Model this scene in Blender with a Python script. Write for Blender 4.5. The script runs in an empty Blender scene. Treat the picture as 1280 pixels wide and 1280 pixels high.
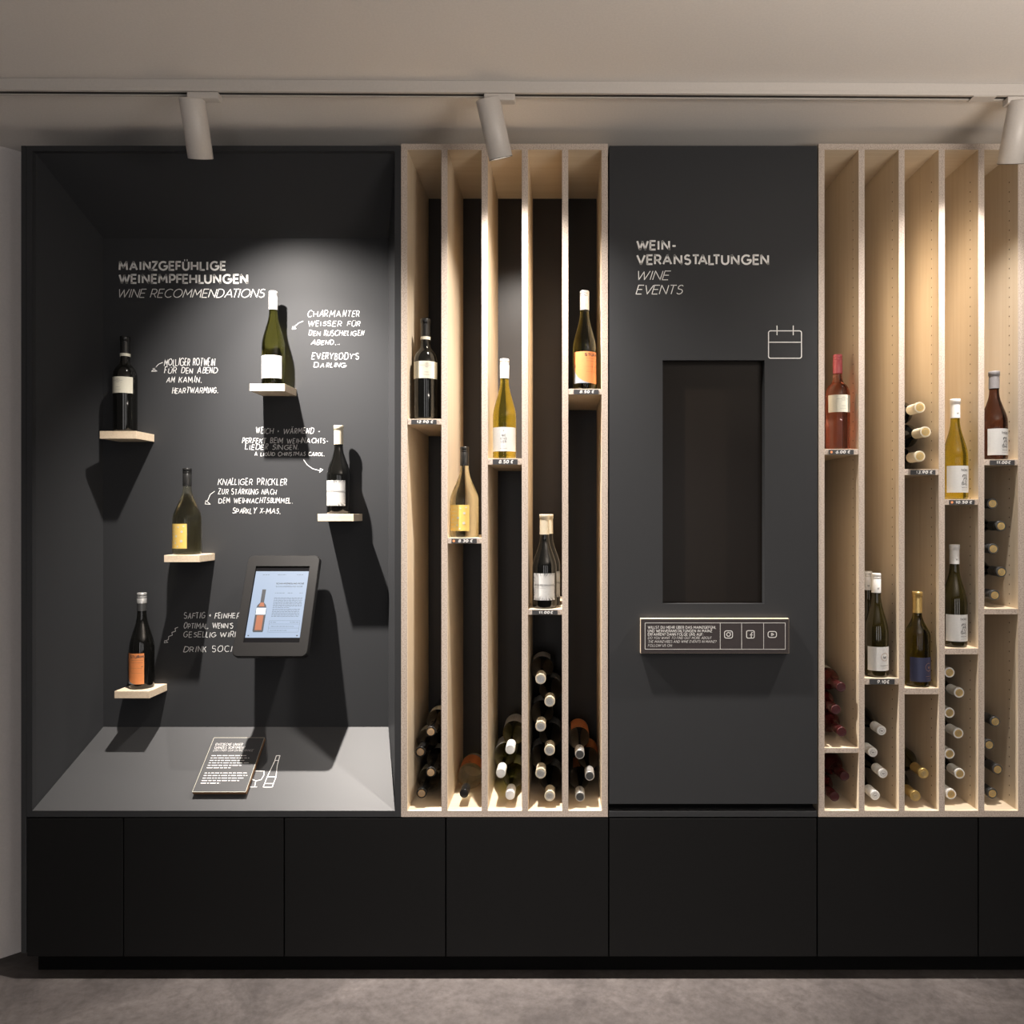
import bpy, bmesh, math, random
from math import pi, sin, cos, sqrt, radians
from mathutils import Vector, Matrix
random.seed(7)
C = bpy.context.scene.collection
SC = bpy.context.scene

# ------------------------------------------------------------------ camera
FPX, VX, VY = 985.0, 705.0, 640.0        # focal length in px, vanishing point
CD, CH = 2.56, 1.52                      # distance to the furniture front, eye height
cam = bpy.data.cameras.new('camera'); camo = bpy.data.objects.new('camera', cam); C.objects.link(camo)
cam.sensor_width = 36; cam.sensor_fit = 'HORIZONTAL'; cam.lens = FPX / 1280 * 36
cam.shift_x = -(VX - 640) / 1280; cam.shift_y = 0
cam.clip_start = 0.05
camo.location = (0, -CD, CH); camo.rotation_euler = (pi / 2, 0, 0)
SC.camera = camo
# ------------------------------------------------------------------ world, lights, exposure
w = bpy.data.worlds.new('world'); SC.world = w; w.use_nodes = True
bg = w.node_tree.nodes['Background']
bg.inputs[0].default_value = (1.0, 0.93, 0.92, 1); bg.inputs[1].default_value = 0.06
SC.view_settings.view_transform = 'Standard'; SC.view_settings.look = 'None'
SC.view_settings.exposure = 0; SC.view_settings.gamma = 1; SC.view_settings.use_curve_mapping = False
SPOT_COL = (1.0, 0.92, 0.84)
SPOT_W = 66.0
BEAM_K = 1.0      # the narrow reflector beam inside the wide spill

for wx_ in (-.5, 1.1, 2.7):                    # added fill: unseen tall strip lights behind the camera, also streaking the bottles
    a_ = bpy.data.lights.new('strip_fill_light', 'AREA'); a_.shape = 'RECTANGLE'; a_.size = .55; a_.size_y = 2.0; a_.energy = 12; a_.color = (1, .965, .95)
    ao = bpy.data.objects.new('strip_fill_light', a_); C.objects.link(ao); ao.location = (wx_, -4.7, 1.35); ao.rotation_euler = (pi / 2, 0, 0)

up_ = bpy.data.lights.new('ceiling_fill', 'AREA'); up_.shape = 'DISK'; up_.size = .9; up_.energy = 66; up_.color = (1, .90, .80)   # added unseen area light that brightens the ceiling
uo = bpy.data.objects.new('ceiling_fill', up_); C.objects.link(uo); uo.location = (1.5, -2.3, 1.75); uo.rotation_euler = (pi, 0, 0)
def soften(li):
    li.use_nodes = True; nt = li.node_tree; e = nt.nodes['Emission']; f = nt.nodes.new('ShaderNodeLightFalloff'); f.inputs['Strength'].default_value = 1
    nt.links.new(f.outputs['Linear'], e.inputs['Strength'])

def W(px, py, Y=0.0):
    """pixel -> world point at depth Y"""
    D = CD + Y
    return Vector(((px - VX) * D / FPX, Y, CH - (py - VY) * D / FPX))
def RX(px, Y=0.0): return (px - VX) * (CD + Y) / FPX
def RZ(py, Y=0.0): return CH - (py - VY) * (CD + Y) / FPX
def ray_plane(px, py, p0, n):
    c = Vector((0, -CD, CH)); d = Vector(((px - VX) / FPX, 1, (VY - py) / FPX))
    return c + d * ((p0 - c).dot(n) / d.dot(n))

# ------------------------------------------------------------------ materials
def new_mat(name):
    m = bpy.data.materials.new(name); m.use_nodes = True
    return m, m.node_tree, m.node_tree.nodes['Principled BSDF']
def plain(name, col, rough=0.5, metal=0.0, spec=0.5, emit=None, es=1.0, bump=0.0, bscale=200, coat=0):
    m, nt, b = new_mat(name)
    b.inputs['Base Color'].default_value = (*col, 1); b.inputs['Roughness'].default_value = rough
    b.inputs['Metallic'].default_value = metal; b.inputs['Specular IOR Level'].default_value = spec
    b.inputs['Coat Weight'].default_value = coat
    if emit: b.inputs['Emission Color'].default_value = (*emit, 1); b.inputs['Emission Strength'].default_value = es
    tc = nt.nodes.new('ShaderNodeTexCoord'); n = nt.nodes.new('ShaderNodeTexNoise')
    n.inputs['Scale'].default_value = bscale; nt.links.new(tc.outputs['Object'], n.inputs['Vector'])
    mx = nt.nodes.new('ShaderNodeMixRGB'); mx.blend_type = 'MULTIPLY'; mx.inputs[0].default_value = 0.12
    mx.inputs[1].default_value = (*col, 1); nt.links.new(n.outputs['Fac'], mx.inputs[2]); nt.links.new(mx.outputs[0], b.inputs['Base Color'])
    if bump:
        bp = nt.nodes.new('ShaderNodeBump'); bp.inputs['Strength'].default_value = bump; bp.inputs['Distance'].default_value = 0.001
        nt.links.new(n.outputs['Fac'], bp.inputs['Height']); nt.links.new(bp.outputs[0], b.inputs['Normal'])
    return m
def wood(name, c1, c2, grain, rough=0.55, speck=0.0):
    m, nt, b = new_mat(name)
    tc = nt.nodes.new('ShaderNodeTexCoord'); mp = nt.nodes.new('ShaderNodeMapping')
    sc = {'z': (38, 38, 1.3), 'x': (1.3, 38, 38), 'y': (38, 1.3, 38)}[grain]
    mp.inputs['Scale'].default_value = sc
    nt.links.new(tc.outputs['Object'], mp.inputs[0])
    oi = nt.nodes.new('ShaderNodeObjectInfo')
    n = nt.nodes.new('ShaderNodeTexNoise'); n.noise_dimensions = '4D'; n.inputs['Scale'].default_value = 1.6; n.inputs['Detail'].default_value = 5
    n.inputs['Distortion'].default_value = 0.6
    ml = nt.nodes.new('ShaderNodeMath'); ml.operation = 'MULTIPLY'; ml.inputs[1].default_value = 9
    nt.links.new(oi.outputs['Random'], ml.inputs[0]); nt.links.new(ml.outputs[0], n.inputs['W']); nt.links.new(mp.outputs[0], n.inputs['Vector'])
    r = nt.nodes.new('ShaderNodeValToRGB'); r.color_ramp.elements[0].position = 0.3; r.color_ramp.elements[1].position = 0.72
    r.color_ramp.elements[0].color = (*c2, 1); r.color_ramp.elements[1].color = (*c1, 1)
    nt.links.new(n.outputs['Fac'], r.inputs[0])
    out = r.outputs[0]
    if speck:
        n2 = nt.nodes.new('ShaderNodeTexNoise'); n2.inputs['Scale'].default_value = 260; n2.inputs['Detail'].default_value = 2
        nt.links.new(tc.outputs['Object'], n2.inputs['Vector'])
        mx = nt.nodes.new('ShaderNodeMixRGB'); mx.blend_type = 'MULTIPLY'; mx.inputs[0].default_value = speck
        r2 = nt.nodes.new('ShaderNodeValToRGB'); r2.color_ramp.elements[0].position = .38; r2.color_ramp.elements[1].position = .55
        r2.color_ramp.elements[0].color = (.45, .38, .33, 1); nt.links.new(n2.outputs['Fac'], r2.inputs[0])
        nt.links.new(out, mx.inputs[1]); nt.links.new(r2.outputs[0], mx.inputs[2]); out = mx.outputs[0]
    nt.links.new(out, b.inputs['Base Color']); b.inputs['Roughness'].default_value = rough; b.inputs['Specular IOR Level'].default_value = 0.3
    return m
def glass(name, col, trans=0.2, rough=0.03):
    """wine-filled bottle: refracting body with some straight see-through so its shadow is tinted"""
    m, nt, b = new_mat(name)
    b.inputs['Base Color'].default_value = (*col, 1); b.inputs['Transmission Weight'].default_value = 1
    b.inputs['Roughness'].default_value = rough; b.inputs['IOR'].default_value = 1.38
    t = nt.nodes.new('ShaderNodeBsdfTransparent'); t.inputs[0].default_value = (*col, 1)
    mx = nt.nodes.new('ShaderNodeMixShader'); mx.inputs[0].default_value = trans
    nt.links.new(b.outputs[0], mx.inputs[1]); nt.links.new(t.outputs[0], mx.inputs[2])
    nt.links.new(mx.outputs[0], nt.nodes['Material Output'].inputs[0])
    return m

WC1, WC2 = (.81, .69, .53), (.73, .60, .435)
M = {}
M['wood_v'] = wood('wood_upright', WC1, WC2, 'z')
M['wood_h'] = wood('wood_across', WC1, WC2, 'x')
M['wood_shelf'] = wood('wood_shelf', (.80, .68, .52), (.72, .58, .42), 'x', speck=.15)
M['wood_edge'] = wood('wood_cut_edge', (.60, .52, .455), (.52, .44, .375), 'z', speck=.5)
M['wood_edge_h'] = wood('wood_cut_edge_across', (.60, .52, .455), (.52, .44, .375), 'x', speck=.5)
M['black'] = plain('anthracite_laminate', (.041, .0425, .0455), .5, spec=.12, bump=.05, bscale=900)
M['door'] = plain('black_front', (.011, .011, .0113), .5, spec=.12, bump=.03, bscale=900)
M['carcass'] = plain('black_carcass', (.006, .006, .006), .8, spec=.1)
M['plinth'] = plain('black_plinth', (.004, .004, .004), .8, spec=.1)
M['rackback'] = plain('dark_back_panel', (.040, .036, .034), .38, spec=.25, bump=.02)
M['print'] = plain('white_print', (.86, .85, .83), .6)
M['chalk'] = plain('white_marker', (.74, .74, .74), .7)
M['white_metal'] = plain('white_lacquer', (.62, .58, .54), .4)
M['slot'] = plain('dark_slot', (.02, .017, .015), .6)
M['lens'] = plain('lamp_lens', (.9, .9, .9), .3, emit=(1, .93, .84), es=6)
M['tag'] = plain('tag_black', (.045, .045, .048), .45)
M['orange_dot'] = plain('orange_dot', (.95, .38, .16), .5)
M['paper'] = plain('label_paper_white', (.64, .64, .63), .6)
M['cream'] = plain('label_paper_cream', (.62, .60, .50), .6)
M['ink'] = plain('label_ink', (.05, .05, .055), .6)
M['greyink'] = plain('label_ink_grey', (.30, .29, .28), .6)
M['orange'] = plain('label_orange', (.80, .28, .09), .6)
M['labelgrey'] = plain('label_blue_grey', (.30, .33, .37), .6)
M['yellow'] = plain('label_yellow', (.80, .55, .14), .6)
M['navy'] = plain('label_navy', (.028, .032, .075), .5)
M['bronze'] = plain('bronze_print', (.42, .24, .15), .4, metal=.4)
M['wood_brown'] = wood('brown_edge', (.33, .17, .08), (.2, .1, .045), 'x')
M['slate'] = plain('slate_top', (.076, .077, .080), .45, spec=.15, bump=.05, bscale=500)
M['board'] = plain('board_dark_brown', (.035, .026, .026), .5)
M['tablet'] = plain('tablet_case', (.016, .0155, .0155), .35, spec=.35)
M['screenglass'] = plain('tablet_bezel', (.006, .006, .007), .15)
M['screen_lit'] = plain('tablet_screen_lit', (.05, .05, .05), .4, emit=(.33, .46, .66), es=.9)
M['screen_ink'] = plain('tablet_screen_ink', (.025, .028, .034), .5)
M['screen_rose'] = plain('tablet_screen_wine', (.12, .04, .02), .5, emit=(.28, .10, .04), es=.7)
M['screen_pale'] = plain('tablet_screen_pale', (.3, .35, .4), .5, emit=(.30, .42, .62), es=1)
M['display'] = plain('switched_off_display', (.011, .0075, .005), .3, spec=.15)
M['hole'] = plain('drilled_hole', (.12, .07, .03), .9, spec=.05)
# bottle glass and closures
M['g_black'] = plain('glass_black', (.004, .004, .0035), .06, spec=.5)
M['g_olive_dark'] = plain('glass_dark_olive', (.020, .015, .003), .06, spec=.5)
M['g_olive'] = glass('glass_olive', (.36, .35, .08), .12)
M['g_olive_y'] = glass('glass_yellow_olive', (.56, .50, .07), .15)
M['g_clear'] = glass('glass_pale_yellow', (.97, .95, .76), .2)
M['g_rose'] = glass('glass_rose', (1, .55, .42), .25)
M['g_brown'] = glass('glass_brown_red', (.15, .07, .05), .12)
M['g_amber'] = glass('glass_amber_green', (.26, .23, .03), .12)
M['g_redlie'] = plain('glass_dark_rose', (.05, .005, .005), .06, spec=.5)
M['c_white'] = plain('cap_white', (.82, .82, .81), .35)
M['c_silver'] = plain('cap_silver', (.62, .62, .61), .3, metal=.6)
M['c_steel'] = plain('cap_steel_dark', (.10, .10, .10), .35, metal=.5)
M['c_black'] = plain('cap_black', (.012, .012, .012), .25)
M['c_cream'] = plain('cap_cream', (.76, .68, .52), .4)
M['c_gold'] = plain('cap_gold', (.66, .46, .17), .3, metal=.6)
M['c_grey'] = plain('cap_grey', (.26, .25, .26), .4)
M['c_red'] = plain('cap_wine_red', (.05, .007, .008), .3)
M['c_pink'] = plain('cap_pink_red', (.50, .10, .12), .3)
M['cork'] = plain('cork', (.34, .22, .11), .8, bscale=900)

def floor_mat():
    m, nt, b = new_mat('concrete_vinyl_floor')
    tc = nt.nodes.new('ShaderNodeTexCoord')
    n1 = nt.nodes.new('ShaderNodeTexNoise'); n1.inputs['Scale'].default_value = 3.2; n1.inputs['Detail'].default_value = 8; n1.inputs['Roughness'].default_value = .68; n1.inputs['Distortion'].default_value = .8
    n2 = nt.nodes.new('ShaderNodeTexNoise'); n2.inputs['Scale'].default_value = 34; n2.inputs['Detail'].default_value = 8; n2.inputs['Roughness'].default_value = .75
    for n in (n1, n2): nt.links.new(tc.outputs['Object'], n.inputs['Vector'])
    r1 = nt.nodes.new('ShaderNodeValToRGB'); r1.color_ramp.elements[0].position = .33; r1.color_ramp.elements[1].position = .68
    r1.color_ramp.elements[0].color = (.050, .043, .042, 1); r1.color_ramp.elements[1].color = (.112, .099, .096, 1)
    r2 = nt.nodes.new('ShaderNodeValToRGB'); r2.color_ramp.elements[0].position = .35; r2.color_ramp.elements[1].position = .65
    r2.color_ramp.elements[0].color = (.62, .60, .58, 1); r2.color_ramp.elements[1].color = (1, 1, 1, 1)
    nt.links.new(n1.outputs['Fac'], r1.inputs[0]); nt.links.new(n2.outputs['Fac'], r2.inputs[0])
    mx = nt.nodes.new('ShaderNodeMixRGB'); mx.blend_type = 'MULTIPLY'; mx.inputs[0].default_value = 1
    nt.links.new(r1.outputs[0], mx.inputs[1]); nt.links.new(r2.outputs[0], mx.inputs[2]); nt.links.new(mx.outputs[0], b.inputs['Base Color'])
    b.inputs['Roughness'].default_value = .6
    return m
M['floor'] = floor_mat()
M['plaster'] = plain('ceiling_paint', (.82, .78, .74), .8, bump=.08, bscale=160, spec=.2)
M['wallpaint'] = plain('wall_paint', (.80, .75, .73), .8, bump=.08, bscale=160, spec=.2)

# ------------------------------------------------------------------ object helpers
def empty(name, label, cat, loc, group=None, rot=None):
    o = bpy.data.objects.new(name, None); C.objects.link(o); o.location = loc; o.empty_display_size = .05
    if rot: o.rotation_euler = rot
    o['label'] = label; o['category'] = cat
    if group: o['group'] = group
    return o
def tag(o, label, cat, group=None):
    o['label'] = label; o['category'] = cat
    if group: o['group'] = group
    return o
def link(name, me, parent=None, label=None):
    o = bpy.data.objects.new(name, me); C.objects.link(o)
    if parent: o.parent = parent
    if label: o['label'] = label
    return o
def mesh(name, vs, fs, mats, fm=None, smooth=False):
    me = bpy.data.meshes.new(name); me.from_pydata([tuple(v) for v in vs], [], fs)
    for m in (mats if isinstance(mats, (list, tuple)) else [mats]): me.materials.append(m)
    if fm: me.polygons.foreach_set('material_index', fm)
    if smooth: me.polygons.foreach_set('use_smooth', [True] * len(me.polygons))
    me.update(); return me
def off(parent):
    """world offset of a part whose ancestors are unrotated"""
    v = Vector((0, 0, 0))
    while parent: v += parent.location; parent = parent.parent
    return v
BOXF = [(0, 3, 2, 1), (4, 5, 6, 7), (0, 1, 5, 4), (1, 2, 6, 5), (2, 3, 7, 6), (3, 0, 4, 7)]
def boxv(x0, x1, y0, y1, z0, z1):
    return [(x0, y0, z0), (x1, y0, z0), (x1, y1, z0), (x0, y1, z0), (x0, y0, z1), (x1, y0, z1), (x1, y1, z1), (x0, y1, z1)]
def box(name, b, mats, parent=None, bevel=0.0, front=None, label=None):
    """b = x0,x1,y0,y1,z0,z1 in world; front = material index for the -Y face"""
    o_ = off(parent); x0, x1, y0, y1, z0, z1 = b
    c = Vector(((x0 + x1) / 2, (y0 + y1) / 2, (z0 + z1) / 2))
    vs = boxv(x0 - c.x, x1 - c.x, y0 - c.y, y1 - c.y, z0 - c.z, z1 - c.z)
    fm = [0] * 6
    if front is not None: fm[2] = front
    me = mesh(name, vs, BOXF, mats, fm)
    if bevel:
        bm = bmesh.new(); bm.from_mesh(me)
        bmesh.ops.bevel(bm, geom=bm.edges[:], offset=bevel, segments=2, affect='EDGES', profile=.6)
        bm.to_mesh(me); bm.free()
    o = link(name, me, parent, label); o.location = c - o_
    return o
def multi(name, vs, fs, mats, parent=None, fm=None, smooth=False, label=None):
    """world coordinates -> part relative to its parent"""
    o_ = off(parent)
    return link(name, mesh(name, [Vector(v) - o_ for v in vs], fs, mats, fm, smooth), parent, label)
def frame_ring(name, X0, X1, Z0, Z1, x0, x1, z0, z1, y0, y1, mat, parent):
    """flat panel with a rectangular hole"""
    O = [(X0, Z0), (X1, Z0), (X1, Z1), (X0, Z1)]; I = [(x0, z0), (x1, z0), (x1, z1), (x0, z1)]
    vs = [(a, y0, b) for a, b in O + I] + [(a, y1, b) for a, b in O + I]; fs = []
    for i in range(4):
        j = (i + 1) % 4
        fs += [(i, j, 4 + j, 4 + i), (8 + j, 8 + i, 12 + i, 12 + j), (j, i, 8 + i, 8 + j), (4 + i, 4 + j, 12 + j, 12 + i)]
    return multi(name, vs, fs, mat, parent)
def lathe(prof, n=28, cap0=True, cap1=True):
    vs, fs = [], []
    for r, z in prof:
        for k in range(n): a = 2 * pi * k / n; vs.append((r * cos(a), r * sin(a), z))
    for i in range(len(prof) - 1):
        for k in range(n): k2 = (k + 1) % n; fs.append((i * n + k, i * n + k2, (i + 1) * n + k2, (i + 1) * n + k))
    if cap0: fs.append(tuple(range(n - 1, -1, -1)))
    if cap1: fs.append(tuple((len(prof) - 1) * n + k for k in range(n)))
    return vs, fs

# ------------------------------------------------------------------ stroke lettering
def arc(cx, cy, rx, ry, a, b, n=7):
    return [(cx + rx * cos(radians(a + (b - a) * i / n)), cy + ry * sin(radians(a + (b - a) * i / n))) for i in range(n + 1)]
def ell(cx, cy, rx, ry, n=14): return arc(cx, cy, rx, ry, 90, 450, n)
G = {
 'A': (.84, [[(0, 0), (.42, 1), (.84, 0)], [(.15, .33), (.69, .33)]]),
 'B': (.62, [[(0, 0), (0, 1), (.33, 1)] + arc(.33, .765, .22, .235, 90, -90, 5) + [(0, .53)], [(.33, .53)] + arc(.35, .265, .27, .265, 90, -90, 5) + [(0, 0)]]),
 'C': (.80, [arc(.48, .5, .48, .5, 48, 312, 12)]),
 'D': (.74, [[(0, 0), (0, 1), (.28, 1)] + arc(.28, .5, .46, .5, 90, -90, 9) + [(0, 0)]]),
 'E': (.56, [[(.56, 1), (0, 1), (0, 0), (.56, 0)], [(0, .52), (.50, .52)]]),
 'F': (.54, [[(.54, 1), (0, 1), (0, 0)], [(0, .50), (.48, .50)]]),
 'G': (.86, [arc(.48, .5, .48, .5, 48, 345, 13) + [(.92, .47), (.52, .47)]]),
 'H': (.70, [[(0, 0), (0, 1)], [(.70, 0), (.70, 1)], [(0, .5), (.70, .5)]]),
 'I': (.10, [[(.05, 0), (.05, 1)]]),
 'J': (.45, [[(.45, 1), (.45, .25)] + arc(.23, .25, .22, .25, 0, -160, 6)]),
 'K': (.64, [[(0, 0), (0, 1)], [(.60, 1), (.06, .48)], [(.24, .62), (.64, 0)]]),
 'L': (.50, [[(0, 1), (0, 0), (.50, 0)]]),
 'M': (.90, [[(0, 0), (.07, 1), (.45, .3), (.83, 1), (.90, 0)]]),
 'N': (.72, [[(0, 0), (0, 1), (.72, 0), (.72, 1)]]),
 'O': (.96, [ell(.48, .5, .48, .5, 16)]),
 'P': (.58, [[(0, 0), (0, 1), (.30, 1)] + arc(.30, .70, .28, .30, 90, -90, 6) + [(0, .40)]]),
 'Q': (.96, [ell(.48, .5, .48, .5, 16), [(.60, .28), (.92, -.02)]]),
 'R': (.62, [[(0, 0), (0, 1), (.32, 1)] + arc(.32, .72, .26, .28, 90, -90, 6) + [(0, .44)], [(.30, .44), (.62, 0)]]),
 'S': (.58, [arc(.29, .745, .26, .255, 35, 215, 7) + arc(.29, .27, .29, .27, 60, -150, 8)]),
 'T': (.64, [[(0, 1), (.64, 1)], [(.32, 1), (.32, 0)]]),
 'U': (.68, [[(0, 1), (0, .34)] + arc(.34, .34, .34, .34, 180, 360, 9) + [(.68, 1)]]),
 'V': (.80, [[(0, 1), (.40, 0), (.80, 1)]]),
 'W': (1.14, [[(0, 1), (.30, 0), (.57, .92), (.84, 0), (1.14, 1)]]),
 'X': (.68, [[(0, 1), (.68, 0)], [(0, 0), (.68, 1)]]),
 'Y': (.70, [[(0, 1), (.35, .45), (.70, 1)], [(.35, .45), (.35, 0)]]),
 'Z': (.62, [[(0, 1), (.62, 1), (0, 0), (.62, 0)]]),
 '0': (.58, [ell(.29, .5, .29, .5, 12)]),
 '1': (.30, [[(0, .72), (.25, 1), (.25, 0)]]),
 '2': (.52, [arc(.26, .72, .25, .28, 160, -20, 6) + [(0, 0), (.54, 0)]]),
 '3': (.52, [arc(.25, .74, .23, .26, 140, -80, 6) + arc(.25, .26, .26, .27, 80, -150, 7)]),
 '5': (.52, [[(.48, 1), (.08, 1), (.04, .56)] + arc(.24, .32, .27, .32, 120, -140, 8)]),
 '6': (.56, [[(.42, 1), (.05, .45)], ell(.28, .3, .28, .3, 10)]),
 '8': (.54, [ell(.27, .75, .22, .25, 10), ell(.27, .26, .27, .26, 10)]),
 '9': (.56, [ell(.28, .7, .28, .3, 10), [(.51, .55), (.14, 0)]]),
 '€': (.60, [arc(.42, .5, .32, .5, 50, 310, 8), [(-.02, .6), (.48, .6)], [(-.02, .4), (.46, .4)]]),
 '.': (.06, [[(.0, 0), (.08, 0)], [(.0, .07), (.08, .07)]]), ',': (.1, [[(.08, .08), (0, -.14)]]), "'": (.05, [[(.03, 1.02), (.0, .8)]]),
 '-': (.34, [[(0, .42), (.34, .42)]]), '+': (.34, [[(0, .42), (.34, .42)], [(.17, .6), (.17, .24)]]),
 '?': (.45, [arc(.22, .74, .22, .26, 160, -50, 6) + [(.22, .42), (.22, .26)], [(.22, .0), (.22, .1)]]),
 ':': (.06, [[(.03, 0), (.03, .12)], [(.03, .5), (.03, .62)]]),
 '/': (.4, [[(0, -.05), (.4, 1.05)]]),
}
for a_, b_ in (('Ä', 'A'), ('Ü', 'U'), ('Ö', 'O')):
    wd, st = G[b_]; G[a_] = (wd, st + [[(wd / 2 - .2, 1.2), (wd / 2 - .1, 1.2)], [(wd / 2 + .1, 1.2), (wd / 2 + .2, 1.2)]])
G['É'] = (G['E'][0], G['E'][1] + [[(.2, 1.15), (.4, 1.32)]])
KERN = {'TA': .26, 'AT': .24, 'LT': .20, 'AV': .24}
def layout(text, gap=.2, space=.5, hand=0.0, rnd=None, shear=0.0):
    x = 0; out = []
    for i_, ch in enumerate(text):
        if ch == ' ': x += space; continue
        wd, st = G[ch]; k = 1.0; dy = 0
        if hand: k = rnd.uniform(.62, .92); dy = rnd.uniform(-.07, .07)
        hs = rnd.uniform(.85, 1.12) if hand else 1
        rot = rnd.uniform(-.08, .12) if hand else 0
        for s in st:
            o = []
            for (u, v) in s:
                uu, vv = u * k, v * hs + dy
                if hand: uu += rnd.uniform(-hand, hand); vv += rnd.uniform(-hand, hand)
                o.append((x + uu + (vv * (shear + rot)), vv))
            out.append(o)
        x += wd * k + gap * (rnd.uniform(.6, 1.1) if hand else 1)
        if gap > .3 and not hand: x -= .1 * (ch in 'EFLTZ') + .1 * (text[i_ + 1:i_ + 2] in ('T', 'Z'))
        pr_ = text[i_:i_ + 2]
        if pr_ in ('TA', 'AT', 'LT', 'VE', 'WE', 'AV', 'AL', 'LU', 'RA', 'TI', 'FE', 'PF'): x -= KERN.get(pr_, .1) * (.5 if hand else 1)
    return out, x - gap
def ribbon(polys, wdt):
    """2-D centre lines -> mitred ribbons (verts, faces)"""
    vs, fs = [], []; h = wdt / 2; chains = []
    for p in polys:
        q = [Vector(p[0])]
        for a in p[1:]:
            if (Vector(a) - q[-1]).length > 1e-6: q.append(Vector(a))
        if len(q) < 2: continue
        cur = [q[0]]
        for i in range(1, len(q)):                       # break the line at sharp corners
            cur.append(q[i])
            if i < len(q) - 1 and (q[i] - q[i - 1]).normalized().dot((q[i + 1] - q[i]).normalized()) < .12:
                d = (q[i] - q[i - 1]).normalized(); cur[-1] = q[i] + d * h * .55; chains.append(cur)
                d2 = (q[i + 1] - q[i]).normalized(); cur = [q[i] - d2 * h * .55]
        chains.append(cur)
    for q in chains:
        closed = (q[0] - q[-1]).length < 1e-5 and len(q) > 3
        if closed: q.pop()
        n = len(q); base = len(vs)
        for i in range(n):
            a = q[i - 1] if (i > 0 or closed) else None
            b = q[(i + 1) % n] if (i < n - 1 or closed) else None
            d1 = (q[i] - a).normalized() if a is not None else None
            d2 = (b - q[i]).normalized() if b is not None else None
            if d1 is None: d1 = d2
            if d2 is None: d2 = d1
            n1 = Vector((-d1.y, d1.x)); n2 = Vector((-d2.y, d2.x)); m = n1 + n2
            if m.length < .25: m = n1.copy()
            m.normalize(); L = h / max(.6, m.dot(n1))
            vs.append(q[i] + m * L); vs.append(q[i] - m * L)
        for i in range(n if closed else n - 1):
            j = (i + 1) % n; a, b, c, d = base + 2 * i, base + 2 * i + 1, base + 2 * j + 1, base + 2 * j
            fs.append((a, b, c, d))
    return vs, fs
def fit(text, u0, u1, v0, v1, wdt, hand=0, rnd=None, shear=0, slope=0, gap=.2, space=.5):
    """text ribbons filling u0..u1 with baseline v0 and cap height v1 (2-D metric)"""
    pl, wd = layout(text, gap, space, hand, rnd, shear)
    sx = (u1 - u0) / wd; sy = v1 - v0
    pl = [[(u0 + x * sx, v0 + y * sy + slope * x * sx) for x, y in s] for s in pl]
    return ribbon(pl, wdt)
def join(parts):
    vs, fs = [], []
    for v, f in parts:
        b = len(vs); vs += list(v); fs += [tuple(i + b for i in q) for q in f]
    return vs, fs
def text_px(name, lines, Y, mat, parent, wpx, hand=0, shear=0, eps=.0006, slope=0, extra=(), gap=.2, space=.5):
    """lines: (text, x0, x1, ytop, ybase) in photo px on the plane Y; real size flat print on that plane"""
    D = CD + Y; s = D / FPX; parts = []; rnd = random.Random(len(name) + int(lines[0][1]) if lines else 3)
    for t, x0, x1, yt, yb in lines:
        parts.append(fit(t, RX(x0, Y), RX(x1, Y), RZ(yb, Y), RZ(yt, Y), wpx * s, hand, rnd, shear, slope, gap, space))
    for pl in extra: parts.append(ribbon([[(RX(x, Y), RZ(y, Y)) for x, y in pl]], wpx * s))
    vs, fs = join(parts)
    return multi(name, [(v[0], Y - eps, v[1]) for v in vs], fs, mat, parent)

# ------------------------------------------------------------------ the setting
CEIL = CH + 1.245
def struct(o): o['kind'] = 'structure'; return o
struct(box('floor', (-4.2, 3.2, -5.0, .62, -.05, 0), M['floor']))
struct(box('ceiling', (-4.2, 3.2, -5.0, .62, CEIL, CEIL + .05), M['plaster']))
struct(box('wall_back', (-2.3, 3.2, .45, .55, 0, CEIL), M['wallpaint']))
p0, p1 = (-1.80, .24), (-3.45, -1.41); nx, ny = -.07, .07
struct(multi('wall_left', [(p0[0], p0[1], 0), (p1[0], p1[1], 0), (p1[0] + nx, p1[1] + ny, 0), (p0[0] + nx, p0[1] + ny, 0),
       (p0[0], p0[1], CEIL), (p1[0], p1[1], CEIL), (p1[0] + nx, p1[1] + ny, CEIL), (p0[0] + nx, p0[1] + ny, CEIL)], BOXF, M['wallpaint']))

# ------------------------------------------------------------------ base cabinets
ZD0, ZD1, ZB = RZ(1195.6), RZ(1023), RZ(1021.2)
gaps = [33, 154.2, 355.2, 557.2, 761, 1021.6, 1223, 1425]
names = ['narrow black base cabinet at the far left end below the dark display niche',
         'black base cabinet under the dark niche, second from the left end',
         'black base cabinet below the right part of the niche and the first rack slot',
         'black base cabinet under the left wooden wine rack',
         'widest black base cabinet, under the dark event column',
         'black base cabinet under the front slots of the right wine rack',
         'black base cabinet cut off by the right edge of the picture']
for i in range(7):
    a, b = RX(gaps[i] + .9), RX(gaps[i + 1] - .9)
    t = empty('base_cabinet', names[i], 'cabinet', ((a + b) / 2, .02, ZD0), 'black base cabinets in a row')
    y1 = .24 if i == 0 else .40
    box('cabinet_body', (RX(gaps[i]) + .0005, RX(gaps[i + 1]) - .0005, .0215, y1 - .04 if i == 0 else y1, ZD0 + .002, ZB), M['carcass'], t)
    box('door', (a, b, .0, .019, ZD0, ZD1), M['door'], t, bevel=.0012)
pl = box('plinth', (RX(48, .057), 1.90, .057, .20, 0.0, ZD0 + .002), M['plinth']); tag(pl, 'recessed black plinth running under all the base cabinets', 'plinth')
ep = box('end_panel', (RX(26.3), RX(33) - .001, 0, .2, RZ(1191.5), RZ(182)), M['black'], bevel=.0008)
tag(ep, 'full height narrow anthracite end panel at the left wall', 'panel')

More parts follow.
